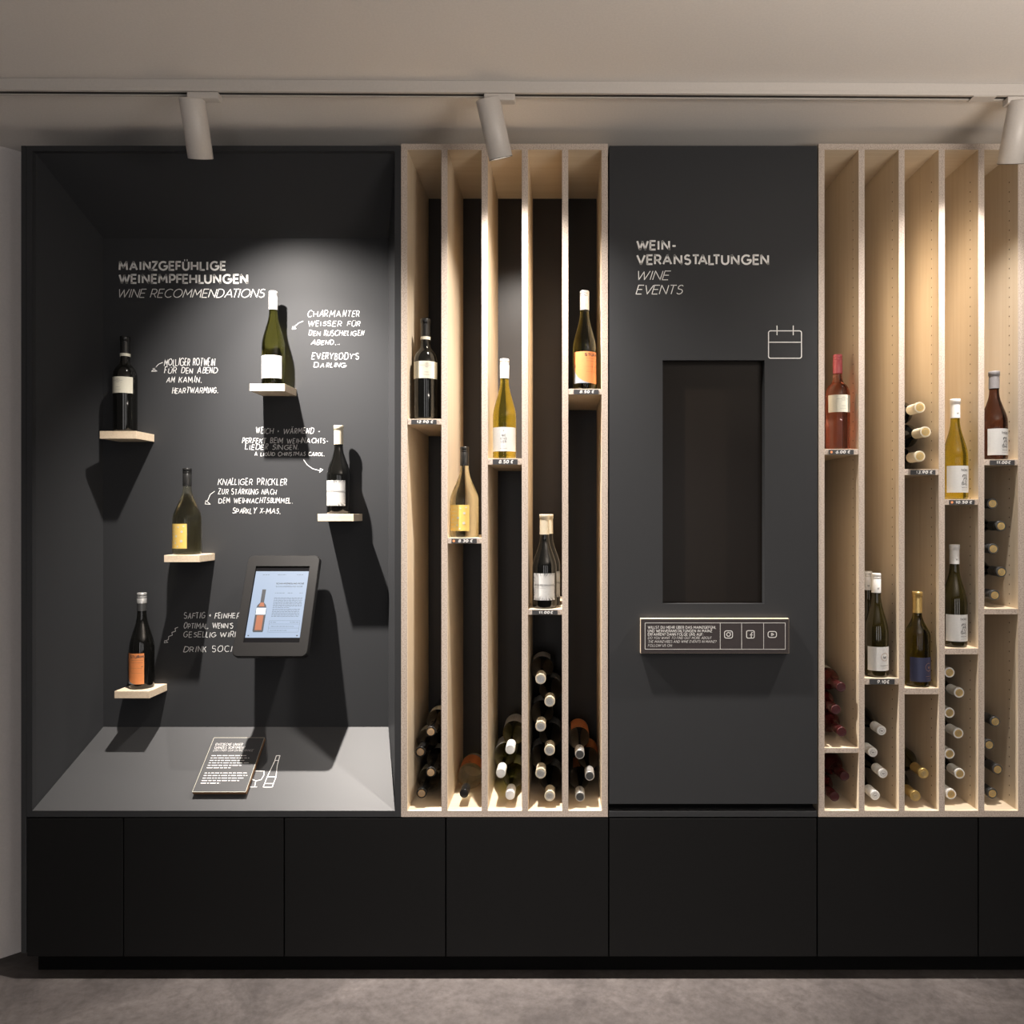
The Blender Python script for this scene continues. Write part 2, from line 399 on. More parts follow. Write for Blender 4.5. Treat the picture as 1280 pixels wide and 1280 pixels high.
# ------------------------------------------------------------------ display niche
NB = .25                                     # depth of the niche back panel
fx0, fx1, fz0, fz1 = RX(40.3), RX(493.4), RZ(1013.6), RZ(188.8)
bx0, bx1, bz0, bz1 = RX(129, NB), RX(485.5, NB), RZ(908.7, NB), RZ(298, NB)
niche = empty('display_niche', 'anthracite display niche with slanted sides, lettered back panel and bottle ledges', 'display', ((fx0 + fx1) / 2, .1, ZB))
frame_ring('front_frame', RX(33.2), RX(501.2), ZB, RZ(182.2), fx0, fx1, fz0, fz1, 0, .018, M['black'], niche)
nbp = box('back_panel', (bx0 - .01, bx1 + .01, NB, NB + .016, bz0 - .02, bz1 + .01), M['black'], niche)
th = .012
def slab(name, q, out, mat):
    q = [Vector(v) for v in q]; o = Vector(out) * th
    vs = q + [v + o for v in q]
    return multi(name, vs, [(0, 1, 2, 3), (7, 6, 5, 4), (1, 0, 4, 5), (2, 1, 5, 6), (3, 2, 6, 7), (0, 3, 7, 4)], mat, niche)
slab('side_slope', [(fx0, .0175, fz0), (fx0, .0175, fz1), (bx0, NB, bz1), (bx0, NB, bz0)], (-1, 0, 0), M['black'])
slab('side_slope', [(fx1, .0175, fz1), (fx1, .0175, fz0), (bx1, NB, bz0), (bx1, NB, bz1)], (1, 0, 0), M['black'])
slab('top_slope', [(fx0, .0175, fz1), (fx1, .0175, fz1), (bx1, NB, bz1), (bx0, NB, bz1)], (0, 0, 1), M['black'])
q_ = [(fx1, .0, fz0 + .0004), (fx0, .0, fz0 + .0004), (bx0, NB, bz0), (bx1, NB, bz0), (fx1, .0185, fz0 - .004), (fx0, .0185, fz0 - .004), (bx0, NB, bz0 - .012), (bx1, NB, bz0 - .012)]
bs = multi('sloping_base', q_, [(0, 1, 2, 3), (7, 6, 5, 4), (1, 0, 4, 5), (2, 1, 5, 6), (3, 2, 6, 7), (0, 3, 7, 4)], M['slate'], niche)
box('bottom_rail', (RX(33.2), RX(501.2), .018, .05, ZB, ZB + .008), M['carcass'], niche)
text_px('heading', [('MAINZGEFÜHLIGE', 149.5, 281, 327.4, 337.4), ('WEINEMPFEHLUNGEN', 149.5, 309, 343.6, 353.8)], NB, M['print'], nbp, 2.35, gap=.36)
text_px('subheading', [('WINE RECOMMENDATIONS', 146.5, 329.5, 361.5, 371.8)], NB, M['print'], nbp, .95, shear=.28, gap=.2)
def arrow(pts, head): return [pts, head]
HN = dict(wpx=.75, hand=.035, shear=.12, gap=.30, space=.6)
notes = [
 ([('MOLLIGER ROTWEIN', 205.5, 268.5, 448, 457), ('FÜR DEN ABEND', 205.5, 271.5, 459.5, 466.5), ('AM KAMIN.', 208, 251, 471, 478), ('HEARTWARMING.', 215.5, 271.5, 484.5, 491.5)],
  [[(203.5, 453), (198, 455.5), (194, 460), (192.5, 463)], [(195.5, 458.5), (189.5, 464.2), (196.5, 464), (191, 460.5)]]),
 ([('CHARMANTER', 384.5, 448.5, 388.5, 396), ('WEISSER FÜR', 385, 449.5, 401.5, 407.5), ('DEN KUSCHELIGEN', 386, 454, 413.3, 419.5), ('ABEND...', 389, 423.5, 425, 430.6),
   ('EVERYBODY\'S', 389.5, 448, 441.5, 449), ('DARLING', 392.5, 431, 453.4, 459)],
  [[(379, 401.5), (373, 404), (367.5, 409)], [(366, 408), (365.5, 411.5), (370, 411), (367.5, 407.5)]]),
 ([('WEICH + WÄRMEND -', 320, 399, 535, 542), ('PERFEKT BEIM WEIHNACHTS-', 303, 409, 547.8, 554), ('LIEDER SINGEN.', 306.5, 372, 555.6, 561.8), ('A LIQUID CHRISTMAS CAROL.', 318.5, 405.5, 565.3, 569.8)],
  [[(379.5, 574.5), (384, 581), (391, 586), (399, 588)], [(400, 585.5), (403.8, 587), (399.5, 590.5), (400.5, 586)]]),
 ([('KNALLIGER PRICKLER', 272.5, 357.5, 598, 606), ('ZUR STÄRKUNG NACH', 273, 345, 611.5, 618), ('DEM WEIHNACHTSBUMMEL.', 273.5, 365, 622.5, 628.8), ('SPARKLY X-MAS.', 290.5, 350, 635.3, 642)],
  [[(268.5, 614), (263, 618), (259.5, 626)], [(257.5, 625.5), (256.5, 630), (263, 630.3), (258, 626)]]),
 ([('SAFTIG + FEINHERB', 230, 303, 766, 773), ('OPTIMAL, WENN\'S', 229.5, 291, 779, 785.5), ('GESELLIG WIRD', 229.5, 298, 790, 796.5), ('DRINK SOCIAL', 229.5, 302, 808, 815)],
  [[(222.5, 784), (219, 785.5), (219.5, 789), (215, 790.5), (215.5, 794), (211, 795.5), (210.5, 799.5), (207, 801)], [(206, 800.5), (205.5, 803.5), (210, 803), (206.5, 800.5)]]),
]
for ln, ar in notes: text_px('handwritten_note', ln, NB, M['chalk'], nbp, extra=ar, **HN)['kind'] = 'stuff'

# sloping base frame of reference
SP0 = Vector((fx0, 0, fz0)); SD = Vector((0, NB, bz0 - fz0)).normalized(); SN = Vector((0, -SD.z, SD.y))
def on_slope(px, py, lift=0.0): return ray_plane(px, py, SP0 + SN * lift, SN)
def slope_strokes(name, polys, wdt, mat, parent, lift):
    o = SP0 + SN * lift
    pl = []
    for p in polys:
        q = [on_slope(x, y, lift) - o for x, y in p]; pl.append([(v.x, v.dot(SD)) for v in q])
    vs, fs = ribbon(pl, wdt)
    return multi(name, [o + Vector((1, 0, 0)) * v[0] + SD * v[1] for v in vs], fs, mat, parent)
slope_strokes('wine_glass_and_bottle_icon', [
  [(317, 963.8), (330.3, 963.8), (329.8, 969), (326.5, 974.5), (320.5, 976), (315.5, 974.5), (312, 969), (317, 963.8)], [(319.8, 976), (318.2, 983.5)], [(312.5, 983.6), (321.2, 983.6)],
  [(345.5, 944.5), (350, 944.5), (348.2, 950.5), (343.5, 950.5), (345.5, 944.5)], [(343.8, 950.5), (334, 971), (329, 983.8), (340.3, 983.8), (345, 971), (346.5, 957), (348.2, 950.5)],
  [(334, 971), (345, 971)], [(331, 979.4), (342, 979.4)]], .0024, M['print'], bs, .0006)

# ledges on the back panel
led = [(124.6, 170.4, 538.8, 548.4), (312, 356, 479.6, 488.8), (397, 442, 642.4, 651.6), (205, 249.4, 694, 702.8), (143, 187, 864, 873)]
lname = ['wooden ledge at the left edge of the niche under the black red-wine bottle', 'topmost wooden ledge, under the white-capped olive bottle',
         'wooden ledge near the right side of the niche under the spiky-label bottle', 'wooden ledge under the pale yellow-label bottle', 'lowest wooden ledge under the orange-label bottle']
LY = .131
ledz = []
for (x0, x1, yt, yb), nm in zip(led, lname):
    o = box('ledge', (RX(x0, LY), RX(x1, LY), LY, NB - .0005, RZ(yb, LY), RZ(yt, LY)), [M['wood_shelf'], M['wood_edge_h']], bevel=.0008)
    tag(o, nm, 'shelf', 'wooden bottle ledges in the niche'); ledz.append(RZ(yt, LY))

# ------------------------------------------------------------------ bottles
def profile(kind, H, r, rn, zcap):
    """glass outline up to just inside the closure"""
    P = [(r * .80, .0035), (r * .93, 0), (r - .0015, .003), (r, .007)]
    if kind == 'bordeaux':
        z1, z2 = .56 * H, .70 * H
        P.append((r, z1))
        for i in range(1, 9):
            t = i / 8 * .93; P.append((rn + (r - rn) * sqrt(1 - t * t) , z1 + (z2 - z1) * t))
        P.append((rn + .0028, z2 + .006)); P.append((rn + .001, z2 + .016)); P.append((rn, z2 + .03))
    else:
        z1, z2, e = {'schlegel': (.41, .80, 1.0), 'burgundy': (.43, .775, .95), 'round': (.53, .775, .9), 'wide': (.42, .79, .86)}[kind]
        z1 *= H; z2 *= H; P.append((r, z1))
        for i in range(1, 13):
            t = i / 12; tt = t ** e; s = tt * tt * (3 - 2 * tt); P.append((rn + (r - rn) * (1 - s) ** 1.08, z1 + (z2 - z1) * t))
    P = [q for q in P if q[1] < zcap]
    P.append((rn, zcap)); P.append((rn, H - .004))
    return P
def cap_prof(kind, H, rn, zc):
    R = rn + .0011
    if kind == 'screw':
        q = [(R, zc), (R, H - .019), (R - .0009, H - .0182), (R, H - .0174), (R, H - .0125), (R - .0009, H - .0117), (R, H - .0109), (R, H - .0015), (R - .0015, H)]
    else:
        q = [(R + .0004, zc), (R, H - .021), (R, H - .015), (R + .0013, H - .0140), (R + .0013, H - .0025), (R + .0008, H)]
    return q
CACHE = {}
def polar(vs, R, eps, z0):
    """2-D label coordinates (arc length, height) -> wrapped round the bottle, centre facing -Y"""
    return [((R + eps) * sin(v[0] / R), -(R + eps) * cos(v[0] / R), z0 + v[1]) for v in vs]
def patch(u0, u1, v0, v1, n=14):
    vs = [(u0 + (u1 - u0) * i / n, v) for i in range(n + 1) for v in (v0, v1)]
    return vs, [(2 * i, 2 * i + 2, 2 * i + 3, 2 * i + 1) for i in range(n)]
def strip_poly(tops, bots):
    vs = [p for a, b in zip(tops, bots) for p in (b, a)]
    return vs, [(2 * i, 2 * i + 2, 2 * i + 3, 2 * i + 1) for i in range(len(tops) - 1)]
def dash_line(u0, u1, v, rnd, wdt, seed=0):
    o = []; u = u0
    while u < u1:
        L = rnd.uniform(.0016, .0042); o.append([(u, v), (min(u + L, u1), v)]); u += L + .0009
    return ribbon(o, wdt)
def label_art(style, R, u0, u1, h):
    """list of (name, material key, verts2d, faces, eps)"""
    A = []; rnd = random.Random(11); c = (u0 + u1) / 2; wd = u1 - u0
    if style == 'bordeaux':
        A.append(('label', 'cream', *patch(u0, u1, 0, h), .0004))
        pr = [ribbon([ell(c + .004, h * .76, .0062, .0068, 14)], .0009), ribbon([[(c + .006, h * .84), (c + .002, h * .80), (c + .0065, h * .73), (c + .002, h * .68)]], .001),
              ribbon([[(c - .020, h * .62), (c - .004, h * .62)], [(c + .012, h * .62), (c + .020, h * .62)]], .0004),
              dash_line(c - .019, c - .004, h * .76, rnd, .0012), dash_line(c + .012, c + .02, h * .76, rnd, .0012), dash_line(c - .004, c + .012, h * .36, rnd, .0014), dash_line(c - .008, c + .014, h * .2, rnd, .001)]
        A.append(('print', 'greyink', *join(pr), .0008))
    elif style == 'wechsler':
        A.append(('label', 'paper', *patch(u0, u1, 0, h), .0004))
        hh = .0062
        pr = [fit('K', c - .0015, c + .0015, h * .83, h * .83 + .0035, .0007)]
        for t, k, w2 in (('WE', .62, .0058), ('CHS', .49, .0095), ('LER', .36, .0082)):
            pr.append(fit(t, c - w2, c + w2, h * k, h * k + hh, .0009, gap=.5))
        pr += [dash_line(c - .004, c + .004, h * .22, rnd, .0006), dash_line(c - .011, c + .011, h * .12, rnd, .0008)]
        A.append(('print', 'ink', *join(pr), .0008))
    elif style == 'spiky':
        A.append(('label', 'paper', *patch(u0, u1, 0, h), .0004))
        pr = [fit('PFEFFERMANN', u0 + .004, u1 - .005, h * .53, h * .53 + .0056, .0009, gap=.3), dash_line(u0 + .006, c + .004, h * .46, rnd, .0008)]
        vs, fs = [], []
        ctr = Vector((c - .004, h * .55))
        for k in range(64):
            a = 2 * pi * (k + rnd.uniform(-.3, .3)) / 64; d = Vector((cos(a), sin(a)))
            if d.x < .1 and d.y > -.25: 
                if rnd.random() < .65: continue
            tx = ((u1 if d.x > 0 else u0) - ctr.x) / (d.x if abs(d.x) > 1e-4 else 1e-4); ty = ((h if d.y > 0 else 0) - ctr.y) / (d.y if abs(d.y) > 1e-4 else 1e-4)
            t = min(abs(tx), abs(ty)); e = ctr + d * t; s = ctr + d * t * rnd.uniform(.62, .9); n = Vector((-d.y, d.x)) * rnd.uniform(.0006, .0012)
            b = len(vs); vs += [s, e - n, e + n]; fs.append((b, b + 1, b + 2))
        for k in range(90):
            p = Vector((rnd.uniform(u0 + .002, u1 - .002), rnd.uniform(.003, h - .003)))
            if abs(p.y - h * .56) < .006: continue
            d = (p - ctr).normalized() * .0016; n = Vector((-d.y, d.x)) * .12; b = len(vs); vs += [p - d, p - n, p + d, p + n]; fs.append((b, b + 1, b + 2, b + 3))
        pr.append((vs, fs)); A.append(('print', 'ink', *join(pr), .0008))
    elif style == 'sturm':
        A.append(('label', 'orange', *patch(u0, u1, 0, h), .0004))
        n = 12; tops, bots = [], []
        for i in range(n + 1):
            t = i / n; u = u0 + wd * .72 * t; tops.append((u, h * .66 * (1 - sqrt(max(0, 1 - (1 - t) ** 2))) if t < 1 else .0005)); bots.append((u, 0))
        A.append(('label_corner', 'labelgrey', *strip_poly(tops, bots), .0006))
        pr = [fit('STURM', c - .005, u1 - .002, h * .86, h * .86 + .0078, .0018, gap=.3)]
        for k in (.78, .70): pr.append(dash_line(c, u1 - .003, h * k, rnd, .0007))
        pr += [dash_line(c - .004, u1 - .006, h * .52, rnd, .0005), dash_line(c, u1 - .004, h * .36, rnd, .0005), ribbon([[(u1 - .008, h * .56), (u1 - .0045, h * .58)], [(u0 + .008, h * .5), (u0 + .010, h * .58)]], .002)]
        A.append(('print', 'ink', *join(pr), .0009))
    elif style == 'dots':
        A.append(('label', 'yellow', *patch(u0, u1, 0, h), .0004))
        pr = []
        for k, a, b in ((.86, .08, .6), (.72, .1, .42), (.58, .1, .42), (.30, .1, .5), (.14, .1, .36)):
            pr.append(fit({.86: 'SOMMER', .72: 'UND', .58: 'SONNE', .30: 'WEIN', .14: 'ROT'}[k] if False else 'I' * 6, u0 + wd * a, u0 + wd * b, h * k, h * k + .004, .0011))
        for x, y, r in ((.78, .68, .0042), (.5, .5, .0042), (.76, .30, .0046), (.46, .22, .003), (.2, .44, .003), (.86, .9, .003), (.62, .86, .0026), (.58, .08, .003)):
            n = 12; vs = [(u0 + wd * x + r * cos(2 * pi * k / n), h * y + r * sin(2 * pi * k / n)) for k in range(n)]; pr.append((vs, [tuple(range(n))]))
        A.append(('print', 'cream', *join(pr), .0008))
    elif style == 'thorle':
        A.append(('label', 'paper', *patch(u0, u1, 0, h), .0004)); c2 = c + wd * .12; s = .0085
        pr = [fit('THÖRLE', c2 - .013, c2 + .013, h * .80, h * .80 + .0062, .001, gap=.35)]
        fl = [arc(c2 + .001, h * .60, s * .9, .0055, 200, -30, 8) + [(c2 - .003, h * .5), (c2 - .006, h * .45)] + arc(c2 - .001, h * .36, s * .8, .0045, 150, 330, 6),
              arc(c2 - .004, h * .60, .004, .006, -60, 200, 8), [(c2 + .009, h * .70), (c2 + .004, h * .62), (c2 + .007, h * .52), (c2 + .001, h * .44), (c2 + .005, h * .36), (c2 + .010, h * .30)],
              arc(c2 - .007, h * .34, .004, .005, 0, 250, 7), arc(c2 + .007, h * .46, .0036, .006, -120, 120, 7), [(c2 - .006, h * .52), (c2 + .006, h * .54)], [(c2 - .008, h * .28), (c2 + .002, h * .33), (c2 + .009, h * .26)]]
        pr += [ribbon(fl, .0013), fit('RIESLING', c2 - .010, c2 + .010, h * .17, h * .17 + .0026, .0005), dash_line(c2 - .011, c2 + .011, h * .09, rnd, .0006)]
        A.append(('print', 'ink', *join(pr), .0008))
    elif style == 'ring':
        A.append(('label', 'paper', *patch(u0, u1, 0, h), .0004)); c2 = c + wd * .1
        A.append(('ring_print', 'bronze', *ribbon([ell(c2, h * .58, .0125, .0125, 20)], .0013), .0008))
        pr = [fit('W', c2 - .0055, c2 + .0055, h * .51, h * .51 + .008, .0015), dash_line(c2 - .015, c2 + .015, h * .22, rnd, .0014), dash_line(c2 - .008, c2 + .008, h * .12, rnd, .0006)]
        A.append(('print', 'ink', *join(pr), .0008))
    elif style == 'navy':
        A.append(('label', 'navy', *patch(u0, u1, 0, h), .0004)); c2 = c + wd * .16
        pr = [ribbon([arc(c2, h * .60, .0125, .0125, 60, 300, 14)], .0011), ribbon([arc(c2, h * .58, .0115, .0115, -100, 30, 10)], .0016), fit('W', c2 - .003, c2 + .005, h * .54, h * .54 + .007, .0012),
              dash_line(c2 - .011, c2 + .011, h * .22, rnd, .0012), dash_line(c2 - .010, c2 + .010, h * .12, rnd, .0005)]
        A.append(('print', 'bronze', *join(pr), .0008))
    return A

KINDS = {   # shape, height, radius, neck radius, closure start, closure, glass, closure mat, label style, label span deg, label z0,z1 (fraction), extras
 'bordeaux_black': ('bordeaux', .335, .0385, .0143, .81, 'capsule', 'g_black', 'c_black', 'bordeaux', (-78, 78), (.40, .568), {'band': 'cream', 'end': 'cork'}),
 'olive_white': ('schlegel', .331, .0385, .0140, .805, 'screw', 'g_olive', 'c_white', 'wechsler', (-75, 75), (.072, .31), {}),
 'olive_bright': ('schlegel', .331, .0385, .0140, .805, 'screw', 'g_olive_y', 'c_white', 'wechsler', (-75, 75), (.072, .31), {}),
 'burgundy_spiky': ('burgundy', .308, .0400, .0145, .785, 'capsule', 'g_black', 'c_cream', 'spiky', (-58, 58), (.09, .375), {}),
 'clear_dots': ('wide', .300, .0470, .0135, .79, 'screw', 'g_clear', 'c_black', 'dots', (-62, 28), (.072, .355), {}),
 'sturm_dark': ('schlegel', .330, .0400, .0145, .89, 'screw', 'g_black', 'c_silver', 'sturm', (-78, 42), (.055, .375), {'foil': ('c_steel', .81)}),
 'sturm_clear': ('schlegel', .330, .0385, .0145, .805, 'screw', 'g_olive', 'c_silver', 'sturm', (-72, 72), (.062, .375), {}),
 'rose': ('bordeaux', .315, .0390, .0140, .80, 'screw', 'g_rose', 'c_pink', 'bordeaux', (-80, 62), (.385, .565), {}),
 'olive_ring': ('schlegel', .338, .0385, .0140, .81, 'screw', 'g_olive_dark', 'c_white', 'ring', (-70, 70), (.065, .295), {'capmark': 1}),
 'gold_navy': ('round', .309, .0405, .0140, .775, 'capsule', 'g_amber', 'c_gold', 'navy', (-60, 72), (.06, .315), {}),
 'thorle_white': ('schlegel', .331, .0390, .0140, .81, 'capsule', 'g_olive_y', 'c_white', 'thorle', (-70, 66), (.065, .33), {'capmark': 1}),
 'thorle_dark': ('schlegel', .335, .0390, .0140, .81, 'capsule', 'g_olive_dark', 'c_white', 'thorle', (-70, 66), (.06, .32), {'capmark': 1}),
 'thorle_red': ('burgundy', .293, .0405, .0150, .805, 'capsule', 'g_brown', 'c_grey', 'thorle', (-60, 66), (.05, .345), {}),
 # lying stock
 'lie_black': ('bordeaux', .330, .0370, .0143, .82, 'capsule', 'g_black', 'c_black', 'bordeaux', (-78, 78), (.40, .568), {'end': 'cork'}),
 'lie_clear': ('wide', .300, .0440, .0135, .80, 'screw', 'g_clear', 'c_black', 'sturm', (-80, 80), (.072, .40), {'end': 'c_black'}),
 'lie_white': ('schlegel', .330, .0385, .0145, .805, 'screw', 'g_olive', 'c_white', 'wechsler', (-80, 80), (.072, .36), {'end': 'c_white'}),
 'lie_cream': ('burgundy', .308, .0395, .0150, .80, 'capsule', 'g_black', 'c_cream', 'spiky', (-60, 60), (.09, .375), {'end': 'c_silver'}),
 'lie_grey': ('schlegel', .325, .0370, .0145, .82, 'screw', 'g_black', 'c_silver', 'sturm', (-78, 60), (.06, .40), {'end': 'c_steel'}),
 'lie_rose': ('bordeaux', .315, .0370, .0143, .81, 'screw', 'g_redlie', 'c_red', 'bordeaux', (-78, 78), (.40, .56), {'end': 'c_red'}),
 'lie_ring': ('schlegel', .338, .0380, .0145, .82, 'screw', 'g_black', 'c_white', 'ring', (-70, 70), (.065, .295), {'end': 'c_white', 'endmark': 1}),
 'lie_gold': ('round', .309, .0390, .0145, .78, 'capsule', 'g_olive_dark', 'c_gold', 'navy', (-60, 60), (.06, .315), {'end': 'c_gold'}),
 'lie_paper': ('schlegel', .330, .0365, .0145, .82, 'capsule', 'g_black', 'c_white', 'thorle', (-70, 66), (.065, .33), {'end': 'c_gold'}),
 'lie_dark': ('burgundy', .300, .0390, .0145, .81, 'capsule', 'g_black', 'c_steel', 'thorle', (-60, 66), (.05, .345), {'end': 'c_gold'}),
 'lie_yellow': ('round', .315, .0400, .0150, .79, 'capsule', 'g_black', 'c_cream', 'navy', (-60, 60), (.06, .315), {'end': 'c_gold'}),
}
def bottle_parts(kind, simple=False):
    key = (kind, simple)
    if key in CACHE: return CACHE[key]
    shp, H, r, rn, zc, clos, g, cm, ls, span, lz, ex = KINDS[kind]
    out = []      # (name, mesh, parent index, label)
    foil = ex.get('foil'); zg = (foil[1] if foil else zc) * H
    vs, fs = lathe(profile(shp, H, r, rn, zg), 32, True, True)
    out.append(('glass_body', mesh('glass_body', vs, fs, M[g], smooth=True), None, None))
    vs, fs = lathe(cap_prof(clos, H, rn, zc * H), 28, False, True)
    mats = [M[cm]]; fm = None
    me = mesh('closure', vs, fs, mats, smooth=True); me.polygons[-1].use_smooth = False
    out.append(('screw_cap' if clos == 'screw' else 'capsule', me, None, None)); capi = len(out) - 1
    if foil:
        vs, fs = lathe([(rn + .0007, zg), (rn + .0007, zc * H)], 28, False, False); out.append(('foil_sleeve', mesh('foil', vs, fs, M[foil[0]], smooth=True), None, None))
    if 'band' in ex:
        vs, fs = lathe([(rn + .0022, zc * H - .006), (rn + .0022, zc * H + .004)], 28, False, False); out.append(('neck_band', mesh('band', vs, fs, M[ex['band']], smooth=True), None, None))
    if 'end' in ex:
        vs, fs = lathe([(rn - .0022, H + .0002), (rn - .0022, H + .0008), (rn - .0045, H + .0004), (rn - .006, H + .0009)], 20, False, True)
        out.append(('cap_disc', mesh('cap_disc', vs, fs, M[ex['end']]), capi, None))
    if 'endmark' in ex:
        v2, f2 = join([fit('W', -.0045, .0045, -.003, .003, .0012), ribbon([ell(0, 0, .0085, .0085, 14)], .0008)])
        out.append(('cap_mark', mesh('cap_mark', [(v[0], -v[1], H + .0013) for v in v2], [tuple(reversed(f)) for f in f2], M['ink']), capi, None))
    if ex.get('end') in ('c_gold', 'c_silver', 'cork'):
        v2, f2 = join([ribbon([ell(0, 0, .0068, .0068, 12)], .0007), ribbon([[(-.003, .002), (.001, .003), (-.001, -.001), (.003, -.003)]], .0009)])
        out.append(('cap_mark', mesh('cap_mark', [(v[0], -v[1], H + .0013) for v in v2], [tuple(reversed(f)) for f in f2], M['greyink']), capi, None))
    if 'capmark' in ex:
        v2, f2 = fit('W', -.0035, .0035, 0, .006, .0009)
        out.append(('cap_print', mesh('cap_print', polar(v2, rn + .0011, .0006, zc * H + .012), f2, M['ink']), capi, None))
    a0, a1 = radians(span[0]), radians(span[1]); u0, u1 = a0 * r, a1 * r
    li = None
    for k, (nm, mk, v2, f2, eps) in enumerate(label_art(ls, r, u0, u1, (lz[1] - lz[0]) * H)):
        me = mesh(nm, polar(v2, r, eps, lz[0] * H), f2, M[mk], smooth=(k == 0))
        out.append((nm, me, li, None))
        if k == 0: li = len(out) - 1
    CACHE[key] = out; return out
BOTTLES = []
def bottle(kind, label, loc, rot=(0, 0, 0), group=None, name='wine_bottle'):
    t = empty(name, label, 'bottle', loc, group, rot); obs = []
    for nm, me, pi_, lb in bottle_parts(kind):
        o = link(nm, me, t if pi_ is None else obs[pi_]); obs.append(o)
        if nm in ('print', 'cap_mark'): o['kind'] = 'stuff'
    return t
def stand(kind, px, z, Y, label, yaw=0, group=None):
    return bottle(kind, label, (RX(px, Y), Y, z + .0004), (0, 0, yaw), group)
def lie(kind, px, py, label, zrest=None, tipY=.02, roll=0, group=None, xlim=None, zmin=None, aim=None):
    H, r = KINDS[kind][1], KINDS[kind][2]
    tip = W(px, py, tipY)
    if xlim: tip.x = min(max(tip.x, xlim[0] + r + .001), xlim[1] - r - .001)
    if zmin is not None: tip.z = max(tip.z, zmin + r + .0006)
    R = Matrix(((1, 0, 0), (0, 0, -1), (0, 1, 0)))          # local z -> -Y, local -Y -> up... columns below
    zax = Vector((0, -1, 0)); yax = Vector((0, 0, -1)); xax = yax.cross(zax)
    R = Matrix((xax, yax, zax)).transposed() @ Matrix.Rotation(roll, 3, 'Z')
    return bottle(kind, label, (tip.x, tipY + H, tip.z), R.to_euler(), group)

gn = 'recommended bottles on the ledges'
SY = .192
stand('bordeaux_black', 156.5, ledz[0], SY, 'black bottle with a cream band label on the far left ledge of the niche', radians(-12), gn)
stand('olive_white', 341.7, ledz[1], SY, 'olive wine bottle with white cap and white label on the topmost niche ledge', radians(-10), gn)
stand('burgundy_spiky', 423.3, ledz[2], SY, 'dark bottle with cream capsule and spiky burst label on the right niche ledge', radians(-8), gn)
stand('clear_dots', 234, ledz[3], SY, 'wide pale bottle with a yellow dotted label and black cap in the niche', radians(-4), gn)
stand('sturm_dark', 177.3, ledz[4], SY, 'dark bottle with an orange and grey label on the lowest niche ledge', radians(-4), gn)

# ------------------------------------------------------------------ wine racks
ZT0, ZT1 = RZ(187.2), RZ(179.6)      # top panel
ZBT = RZ(1013.4)                     # top of bottom panel
DEP = .40
def pinholes(n0=228.0, pitch=.0317):
    vs, fs = [], []; z = RZ(n0, .05); 
    while z > ZBT + .03:
        b = len(vs); n = 6
        for k in range(n): a = 2 * pi * k / n; vs.append((0, .05 + .0026 * cos(a), z + .0026 * sin(a)))
        for k in range(n): a = 2 * pi * k / n; vs.append((.0007, .05 + .0018 * cos(a), z + .0018 * sin(a)))
        for k in range(n): fs.append((b + k, b + (k + 1) % n, b + n + (k + 1) % n, b + n + k))
        fs.append(tuple(b + n + k for k in range(n - 1, -1, -1))); z -= pitch
    return vs, fs
def rack(name, label, bounds, x_in, holes):
    """bounds = outer px; x_in = list of (x0,x1) px of the uprights"""
    X0, X1 = RX(bounds[0]), RX(bounds[1])
    t = empty(name, label, 'wine rack', ((X0 + X1) / 2, .2, ZB), 'light wood wine racks')
    wm = [M['wood_h'], M['wood_edge_h']]; wv = [M['wood_v'], M['wood_edge']]
    box('top_panel', (X0, X1, 0, DEP, ZT0, ZT1), wm, t, front=1)
    box('bottom_panel', (X0, X1, 0, DEP, ZB + .0002, ZBT), wm, t, front=1)
    box('back_panel', (X0, X1, DEP, DEP + .012, ZB, ZT1), M['rackback'], t)
    for i, (a, b) in enumerate(x_in):
        side = a == bounds[0] or b == bounds[1]
        o = box('side_panel' if side else 'divider', (RX(a), RX(b), 0, DEP, ZBT, ZT0), wv, t, front=1)
        if holes and i > 0:
            vs, fs = pinholes(); vs = [(RX(a) - .0004 + v[0] * -.2, v[1], v[2]) for v in vs]
            h = multi('pin_holes', vs, [tuple(reversed(f)) for f in fs], M['hole'], o); h['kind'] = 'stuff'
    return t
def shelf(t, x0, x1, yt, yb):
    return box('shelf', (RX(x0) + .0003, RX(x1) - .0003, .0008, DEP - .004, RZ(yb), RZ(yt)), [M['wood_shelf'], M['wood_edge_h']], t, front=1, bevel=.0005)
UL = [(501.4, 509.2), (551.8, 559.4), (602, 609.7), (652.3, 660), (702.6, 710.3), (752, 759.8)]
rl = rack('wine_rack', 'light wood wine rack between the dark niche and the event column', (501.4, 759.8), UL, False)
UR = [(1023.2, 1030.6), (1073.4, 1080.7), (1123.5, 1130.7), (1173.5, 1181), (1222.8, 1230.4), (1272.6, 1280.2), (1322.6, 1330.2), (1372.6, 1380.2), (1422.6, 1430)]
rr = rack('wine_rack', 'light wood wine rack right of the event column, with rows of pin holes', (1023.2, 1430), UR, True)

